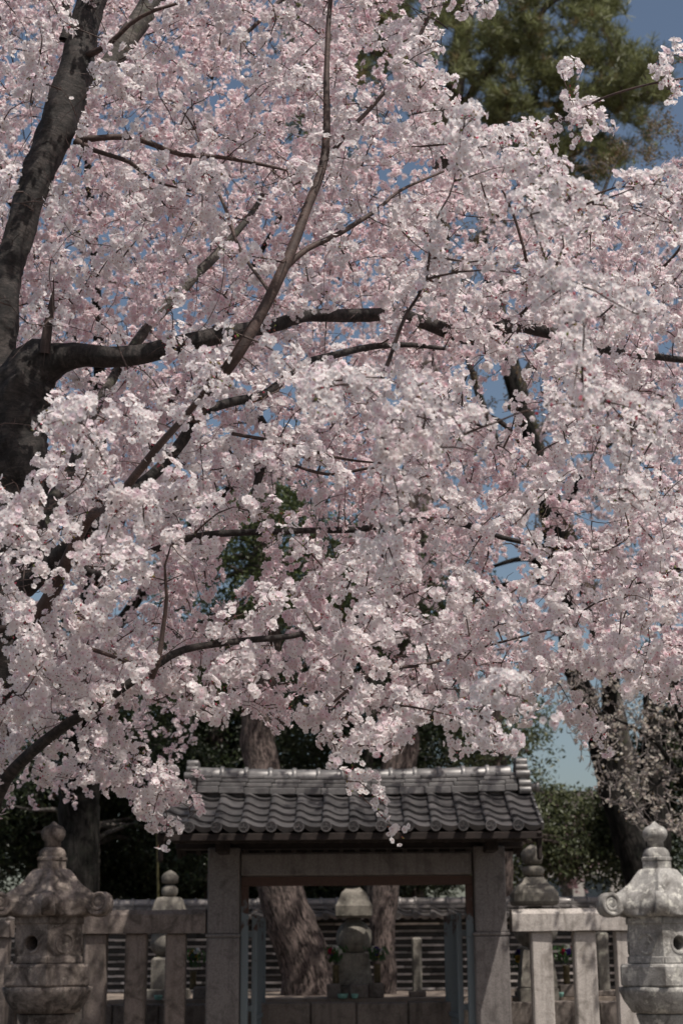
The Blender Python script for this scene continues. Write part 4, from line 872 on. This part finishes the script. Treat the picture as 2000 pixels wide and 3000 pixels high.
# bare brown tree behind right
def bare_tree(lbl, limbs, poly, dr, cnt, loc, budp=True):
    root = thing('budding_tree', lbl, 'tree', loc); sk = []
    for i, l in enumerate(limbs): put('trunk' if i == 0 else 'branch', l, M_bark_moss, root, sk, 10, 0.06)
    pa = grow(np.concatenate(sk), sample(poly, dr, cnt, (), 0.2), 0.007, 0.06, 0.12); t = Tubes()
    for (p, r) in pa: t.add(rel(p, root), r, 4)
    t.obj('twigs', M_twig_pale, root); _, _, b1, b2, _s = dress(pa, 0.05, (1, 2), 0.1, 1.0, 0.03, 0.0)
    b1 = np.concatenate([b1+RNG.normal(0, .04, b1.shape) for _ in range(3)]); b2 = np.concatenate([b2]*3)
    buds('leaf_buds', rel(b1, root), b2, root, np.array([[0.16, 0.11, 0.05], [0.26, 0.19, 0.09], [0.20, 0.2, 0.06], [0.42, 0.33, 0.24]]), 0.011, 1.3)
bare_tree('bare brown tree with swelling buds seen through the blossoms against the sky', [[(1880, 2990, 21.5, 74), (1860, 2600, 21.5, 66), (1840, 2300, 21.3, 60), (1740, 1800, 20.8, 52), (1620, 1450, 20.5, 44), (1530, 1150, 20.3, 36), (1470, 900, 20.2, 26), (1480, 600, 20.2, 14)],
    [(1530, 1500, 20.4, 40), (1400, 1150, 20.1, 24), (1320, 850, 20, 12)], [(1500, 1200, 20.3, 36), (1650, 850, 20.2, 22), (1790, 500, 20.1, 10)], [(1520, 1400, 20.3, 30), (1750, 1150, 20.2, 20), (1900, 700, 20, 10)]],
    [(1250, 560), (1600, 520), (1780, 420), (2000, 250), (2080, 1400), (1750, 1750), (1400, 1500), (1150, 1300)], (19, 21.5), 420, (XX(1880, 21.5, 2900), 21.5, TZ))

# ================================================================ evergreens behind
def leaf_cloud(centers, radii, per, size, cols, up_bias=0.3, elong=2.2):
    pos = []; D = []
    for c, r in zip(centers, radii):
        k = int(per*(r/0.6)**2); q = RNG.normal(0, 1, (k, 3)); q /= np.linalg.norm(q, axis=1)[:, None]; rad = r*RNG.uniform(0.35, 1.05, (k, 1))**0.6
        pos.append(np.array(c)[None]+q*rad*np.array([1, 1, 0.75])); d = q*0.6+RNG.normal(0, .6, (k, 3)); d[:, 2] += up_bias; D.append(d)
    pos = np.concatenate(pos); D = np.concatenate(D); n = len(pos)
    tv = np.array([(0, 0, 0), (0.5, 0.22*elong/2, 0.08), (1.0*elong/2, 0, 0), (0.5, -0.22*elong/2, 0.08)]); tf = [[0, 1, 2, 3]]
    V, FL, FI = instance(tv, tf, pos, D, size*RNG.uniform(.7, 1.3, n)); C = np.repeat((cols[RNG.integers(0, len(cols), n)]*RNG.uniform(.7, 1.3, n)[:, None])[:, None], 4, 1).reshape(-1, 3)
    return V, FL, FI, C
DK = np.array([[0.022, 0.036, 0.014], [0.016, 0.028, 0.012], [0.045, 0.062, 0.022], [0.028, 0.034, 0.017]]); MD = np.array([[0.055, 0.078, 0.026], [0.08, 0.10, 0.034], [0.04, 0.058, 0.024]])  # DK leaf colours are kept low to hold the shade of the crowns above
def evergreen(nm, lbl, trunk, blobs, Y, cols, count, size=0.10, mat=M_bark_pine, per=330, group=None, elong=2.2, extra=()):
    """blobs: list of (px,py,rx,ry) ellipses in which clumps are laid, at depth Y +- dy"""
    base = P(trunk[0][0], trunk[0][1], trunk[0][2]); root = thing(nm, lbl, 'tree', (base.x, base.y, TZ), 0, group)
    sk = []; put('trunk', trunk, mat, root, sk, 18, 0.09, 0.03, 0.12)
    for e in extra: put('branch', e, mat, root, sk, 10, 0.07, 0.03, 0.15)
    cs = []; rs = []
    for (x, y, rx, ry, c, dy) in blobs:
        for _ in range(c):
            a = random.uniform(0, 6.28); q = math.sqrt(random.random()); yy = Y+random.uniform(-dy, dy); p = P(x+rx*q*math.cos(a), y+ry*q*math.sin(a), yy); cs.append(tuple(p)); rs.append(random.uniform(0.3, 0.75)*min(1.1, size/0.1))
    V, FL, FI, C = leaf_cloud(cs, rs, int(per*2.3), size*0.62, cols, 0.3, elong); pa = grow(np.concatenate(sk), np.array(cs), 0.02, 0.08, 0.35, 0, 0.09); t = Tubes()
    for (p, r) in pa: t.add(rel(p, root), r, 5)
    t.obj('boughs', mat, root); LOG.append((nm, len(FL))); np_mesh('crown', V-np.array(root.location), FL, FI, M_leaf, root, C); return root
# leaning trunk seen through the gate
evergreen('leaning_tree', 'thick leaning trunk seen through the left of the gate opening, rising over the roof', [(925, 2990, 19.8, 210), (912, 2900, 19.8, 170), (884, 2800, 19.8, 145), (848, 2700, 19.8, 140), (816, 2595, 19.8, 128), (785, 2420, 19.9, 116), (763, 2240, 20, 105), (760, 2100, 20, 98), (775, 1900, 20, 90), (780, 1600, 20.2, 70), (790, 1300, 20.5, 40)],
    [(800, 1650, 330, 220, 46, 2.2), (620, 1950, 160, 120, 14, 1.8)], 21.5, MD, 0)
evergreen('upright_tree', 'grey barked trunk behind the central stone tower, showing above the roof', [(1122, 2960, 20.2, 80), (1122, 2850, 20.2, 66), (1118, 2720, 20.2, 72), (1128, 2600, 20.3, 84), (1150, 2400, 20.4, 92), (1170, 2200, 20.5, 100), (1185, 2000, 20.5, 92), (1200, 1700, 20.6, 75), (1210, 1350, 20.8, 40)],
    [(1180, 1700, 260, 200, 30, 1.8)], 21.8, MD, 0)
evergreen('broad_evergreen', 'dark evergreen mass behind the left lantern with a mottled grey trunk', [(232, 2960, 23.6, 135), (228, 2600, 23.6, 120), (235, 2350, 23.6, 115), (250, 2000, 23.6, 95), (260, 1600, 23.6, 50)],
    [(150, 2150, 330, 330, 80, 2.0), (420, 2350, 220, 200, 40, 1.5), (60, 2450, 160, 130, 22, 1.0)], 25.6, DK, 0, 0.12, M_bark_moss)
evergreen('slim_tree', 'slender pale trunk between the two big trunks above the roof', [(1083, 2900, 24.0, 38), (1082, 2500, 24.0, 34), (1080, 2200, 24.0, 32), (1090, 1900, 24.0, 24)], [(1090, 2080, 240, 170, 34, 1.2)], 25.2, DK, 0, 0.11, M_bark_moss)
evergreen('broad_evergreen', 'dark evergreen foliage above the left half of the gate roof', [(640, 2900, 26, 90), (640, 2300, 26, 70), (650, 1800, 26, 40)], [(640, 2120, 250, 240, 70, 1.6), (640, 2500, 260, 130, 40, 1.2), (300, 2560, 160, 90, 22, .8), (470, 2590, 170, 60, 34, .8), (960, 2600, 260, 40, 14, .6)], 27, DK, 0, 0.12)
evergreen('broad_evergreen', 'dark evergreen foliage seen above the wall in the gate opening', [(1000, 2900, 27, 80), (1000, 2300, 27, 60), (1010, 1900, 27, 40)], [(980, 2420, 230, 170, 46, 1.4), (1200, 2520, 180, 90, 22, 1), (860, 2560, 140, 70, 14, .8), (1000, 1850, 240, 200, 40, 1.5)], 28, DK, 0, 0.12)
evergreen('feathery_evergreen', 'lighter green feathery tree at the right end of the gate roof', [(1480, 2900, 24, 60), (1470, 2400, 24, 50), (1440, 2000, 24, 34), (1420, 1800, 24, 20)], [(1420, 2150, 140, 160, 30, 1.2), (1560, 2380, 70, 150, 18, .9), (1490, 2550, 90, 80, 10, .7), (1600, 2520, 60, 60, 5, .6), (1670, 2500, 90, 90, 12, .8), (1780, 2520, 60, 80, 8, .6), (1700, 2380, 90, 70, 9, .8)], 25, MD*1.0+np.array([[0.022, 0.016, 0.018]]), 0, 0.075, per=250, elong=3.2)
evergreen('shade_evergreen', 'dark evergreen behind the right lantern', [(1930, 2900, 23.5, 90), (1920, 2400, 23.5, 70), (1900, 2000, 23.5, 40)], [(1960, 2330, 130, 190, 34, 1.2), (1850, 2480, 70, 90, 8, .8), (2060, 2100, 110, 200, 20, 1.2)], 25, DK, 0, 0.11, M_bark_dark)
# the tall pine, upper right
def pine(lbl, trunk, limbs, blobs, Y):
    base = P(*trunk[0][:3]); root = thing('pine_tree', lbl, 'pine tree', (base.x, base.y, TZ)); sk = []
    put('trunk', trunk, M_bark_pine, root, sk, 16, .08, .03, .15)
    for l in limbs: put('limb', l, M_bark_pine, root, sk, 8, .08, .06, .2)
    cs = []
    for (x, y, rx, ry, c, dy) in blobs:
        for _ in range(int(c*.55)):
            a = random.uniform(0, 6.28); q = math.sqrt(random.random()); cs.append(tuple(P(x+rx*q*math.cos(a), y+ry*q*math.sin(a), Y+random.uniform(-dy, dy))))
    pa = grow(np.concatenate(sk), np.array(cs), 0.014, 0.08, 0.25, 0, .07); t = Tubes()
    tips = []
    for (p, r) in pa:
        t.add(rel(p, root), r, 4); tips += [p[-1]]+[p[i]+RNG.normal(0, .06, 3) for i in range(len(p)//3, len(p))]
    t.obj('boughs', M_bark_pine, root); tips = np.array(tips); tips = np.concatenate([tips+RNG.normal(0, .13, tips.shape)*np.array([1, 1, .6]) for _ in range(3)])
    nN = 22; n = len(tips)*nN; base_ = np.repeat(tips, nN, 0); D = RNG.normal(0, .75, (n, 3)); D[:, 2] += 0.75
    tv = np.array([(-0.035, 0, 0), (0.035, 0, 0), (0.02, 0, 1.0), (-0.02, 0, 1.0)]); V, FL, FI = instance(tv, [[0, 1, 2, 3]], base_, D, RNG.uniform(.13, .23, n))
    tuft = np.repeat(RNG.uniform(.6, 1.5, (len(tips), 1)), nN, 0); C = np.array([[0.165, 0.18, 0.078]])*tuft*RNG.uniform(.7, 1.3, (n, 1)); br = np.repeat(RNG.random(len(tips)) < 0.07, nN); C[br] = np.array([0.20, 0.15, 0.07])
    C = np.repeat(C[:, None], 4, 1).reshape(-1, 3); LOG.append(('pine needles', n)); np_mesh('needles', V-np.array(root.location), FL, FI, M_leaf, root, C)
pine('tall pine tree with dark green needles against blue sky at upper right', [(1180, 2950, 29, 120), (1200, 2000, 29, 105), (1240, 1200, 29, 90), (1290, 600, 29, 75), (1340, 200, 29, 60), (1400, -200, 29, 45), (1440, -500, 29, 30)],
    [[(1230, 1000, 29, 30), (1400, 700, 28.6, 24), (1560, 520, 28.4, 16), (1700, 440, 28.2, 10)], [(1200, 420, 29, 18), (1320, 330, 29, 24), (1450, 180, 28.5, 26), (1560, 60, 28.4, 22), (1700, -60, 28.3, 14)], [(1300, 500, 29, 28), (1500, 330, 28.8, 22), (1700, 300, 28.6, 14), (1880, 280, 28.4, 8)], [(1330, 300, 29, 26), (1150, 180, 28.6, 18), (960, 120, 28.4, 10)]],
    [(1340, 60, 240, 150, 120, 1.8), (1590, 90, 200, 150, 110, 1.5), (1500, 320, 300, 120, 150, 1.5), (1780, 250, 150, 110, 70, 1.2), (1880, 300, 80, 90, 26, .8), (1830, 130, 60, 60, 8, .8), (1800, 430, 90, 60, 16, .8), (1650, 470, 160, 60, 26, 1), (1700, 480, 120, 60, 22, 1), (1060, 130, 180, 170, 90, 1.4), (900, 60, 90, 120, 26, 1), (1930, 210, 60, 60, 8, .6), (1780, 20, 50, 30, 8, .8), (1620, 560, 90, 60, 16, 1), (1000, 420, 160, 120, 20, 1), (1400, -180, 400, 130, 120, 2)], 28.6)
# far pink cherry and house
def far_cherry():
    root = thing('far_cherry_tree', 'small pink flowering tree far off beyond the wall at right', 'cherry tree', (XX(1650, 36, 2800), 36, TZ)); sk = []
    put('trunk', [(1660, 2850, 36, 40), (1660, 2600, 36, 34), (1680, 2450, 36, 20)], M_bark_moss, root, sk, 8); put('branch', [(1660, 2620, 36, 22), (1620, 2500, 36, 14), (1600, 2400, 36, 8)], M_bark_moss, root, sk, 6)
    cs = [tuple(P(1660+random.gauss(0, 55), 2480+random.gauss(0, 60), 36+random.uniform(-1, 1))) for _ in range(36)]
    pa = grow(np.concatenate(sk), np.array(cs), .012, .06, .2); t = Tubes()
    for (p, r) in pa: t.add(rel(p, root), r, 4)
    t.obj('twigs', M_twig, root); ps, D_, _, _, _ = dress(pa, 0.05, (3, 5), .2, 1, .08, 0); pal = PAL.copy(); pal[0] = (0.50, 0.38, 0.38); pal[1] = (0.46, 0.33, 0.34); pal[2] = (0.4, 0.22, 0.24); blossoms('blossoms', rel(ps, root), D_, root, False, .04, pal)
far_cherry()
M_plaster = simple('pale plaster', (0.33, 0.31, 0.29), 0.9, 3, .12); M_rooff = simple('brown roof', (0.09, 0.07, 0.068), 0.8, 8, .2); M_glass = simple('window glass', (0.03, 0.04, 0.05), 0.15, 3, .1)
hs = thing('distant_house', 'pale house with a brown roof glimpsed beyond the trees at right', 'house', (XX(1720, 55, 2700), 55, 0)); 
hz0 = ZZ(2400, 55); hw = 4.2
mb = MB(); mb.box(Vector((0, 0, hz0/2)), (hw, 5, hz0), 0.02); mb.obj('wall', M_plaster, hs)
mb = MB(); hh = 0.9; mb.add([(-hw/2-.4, -2.9, hz0), (hw/2+.4, -2.9, hz0), (hw/2+.4, 2.9, hz0), (-hw/2-.4, 2.9, hz0), (-hw/2+.6, 0, hz0+hh), (hw/2-.6, 0, hz0+hh)], [(0, 1, 5, 4), (2, 3, 4, 5), (1, 2, 5), (3, 0, 4), (3, 2, 1, 0)]); mb.obj('roof', M_rooff, hs)
for wx in (-1.2, 0, 1.2):
    for wz in (hz0-0.9, hz0-2.6):
        mb = MB(); mb.box(Vector((wx, -2.5, wz)), (0.8, 0.08, 1.0), 0.01); mb.obj('window', M_glass, hs)

b_ = thing('bamboo_stem', 'thin yellow green bamboo stem standing behind the left stone tower', 'bamboo', (XX(464, 20.5, 2800), 20.5, TZ))
p, r = limb([(464, 2960, 20.5, 9), (463, 2600, 20.5, 8), (461, 2480, 20.5, 6), (458, 2430, 20.5, 3)], 0.1, .004); t = Tubes(); t.add(rel(p, b_), r, 8); t.obj('culm', simple('bamboo', (0.05, 0.046, 0.018), 0.6), b_)
try: open('/tmp/log.txt', 'w').write(repr(LOG))
except Exception: pass
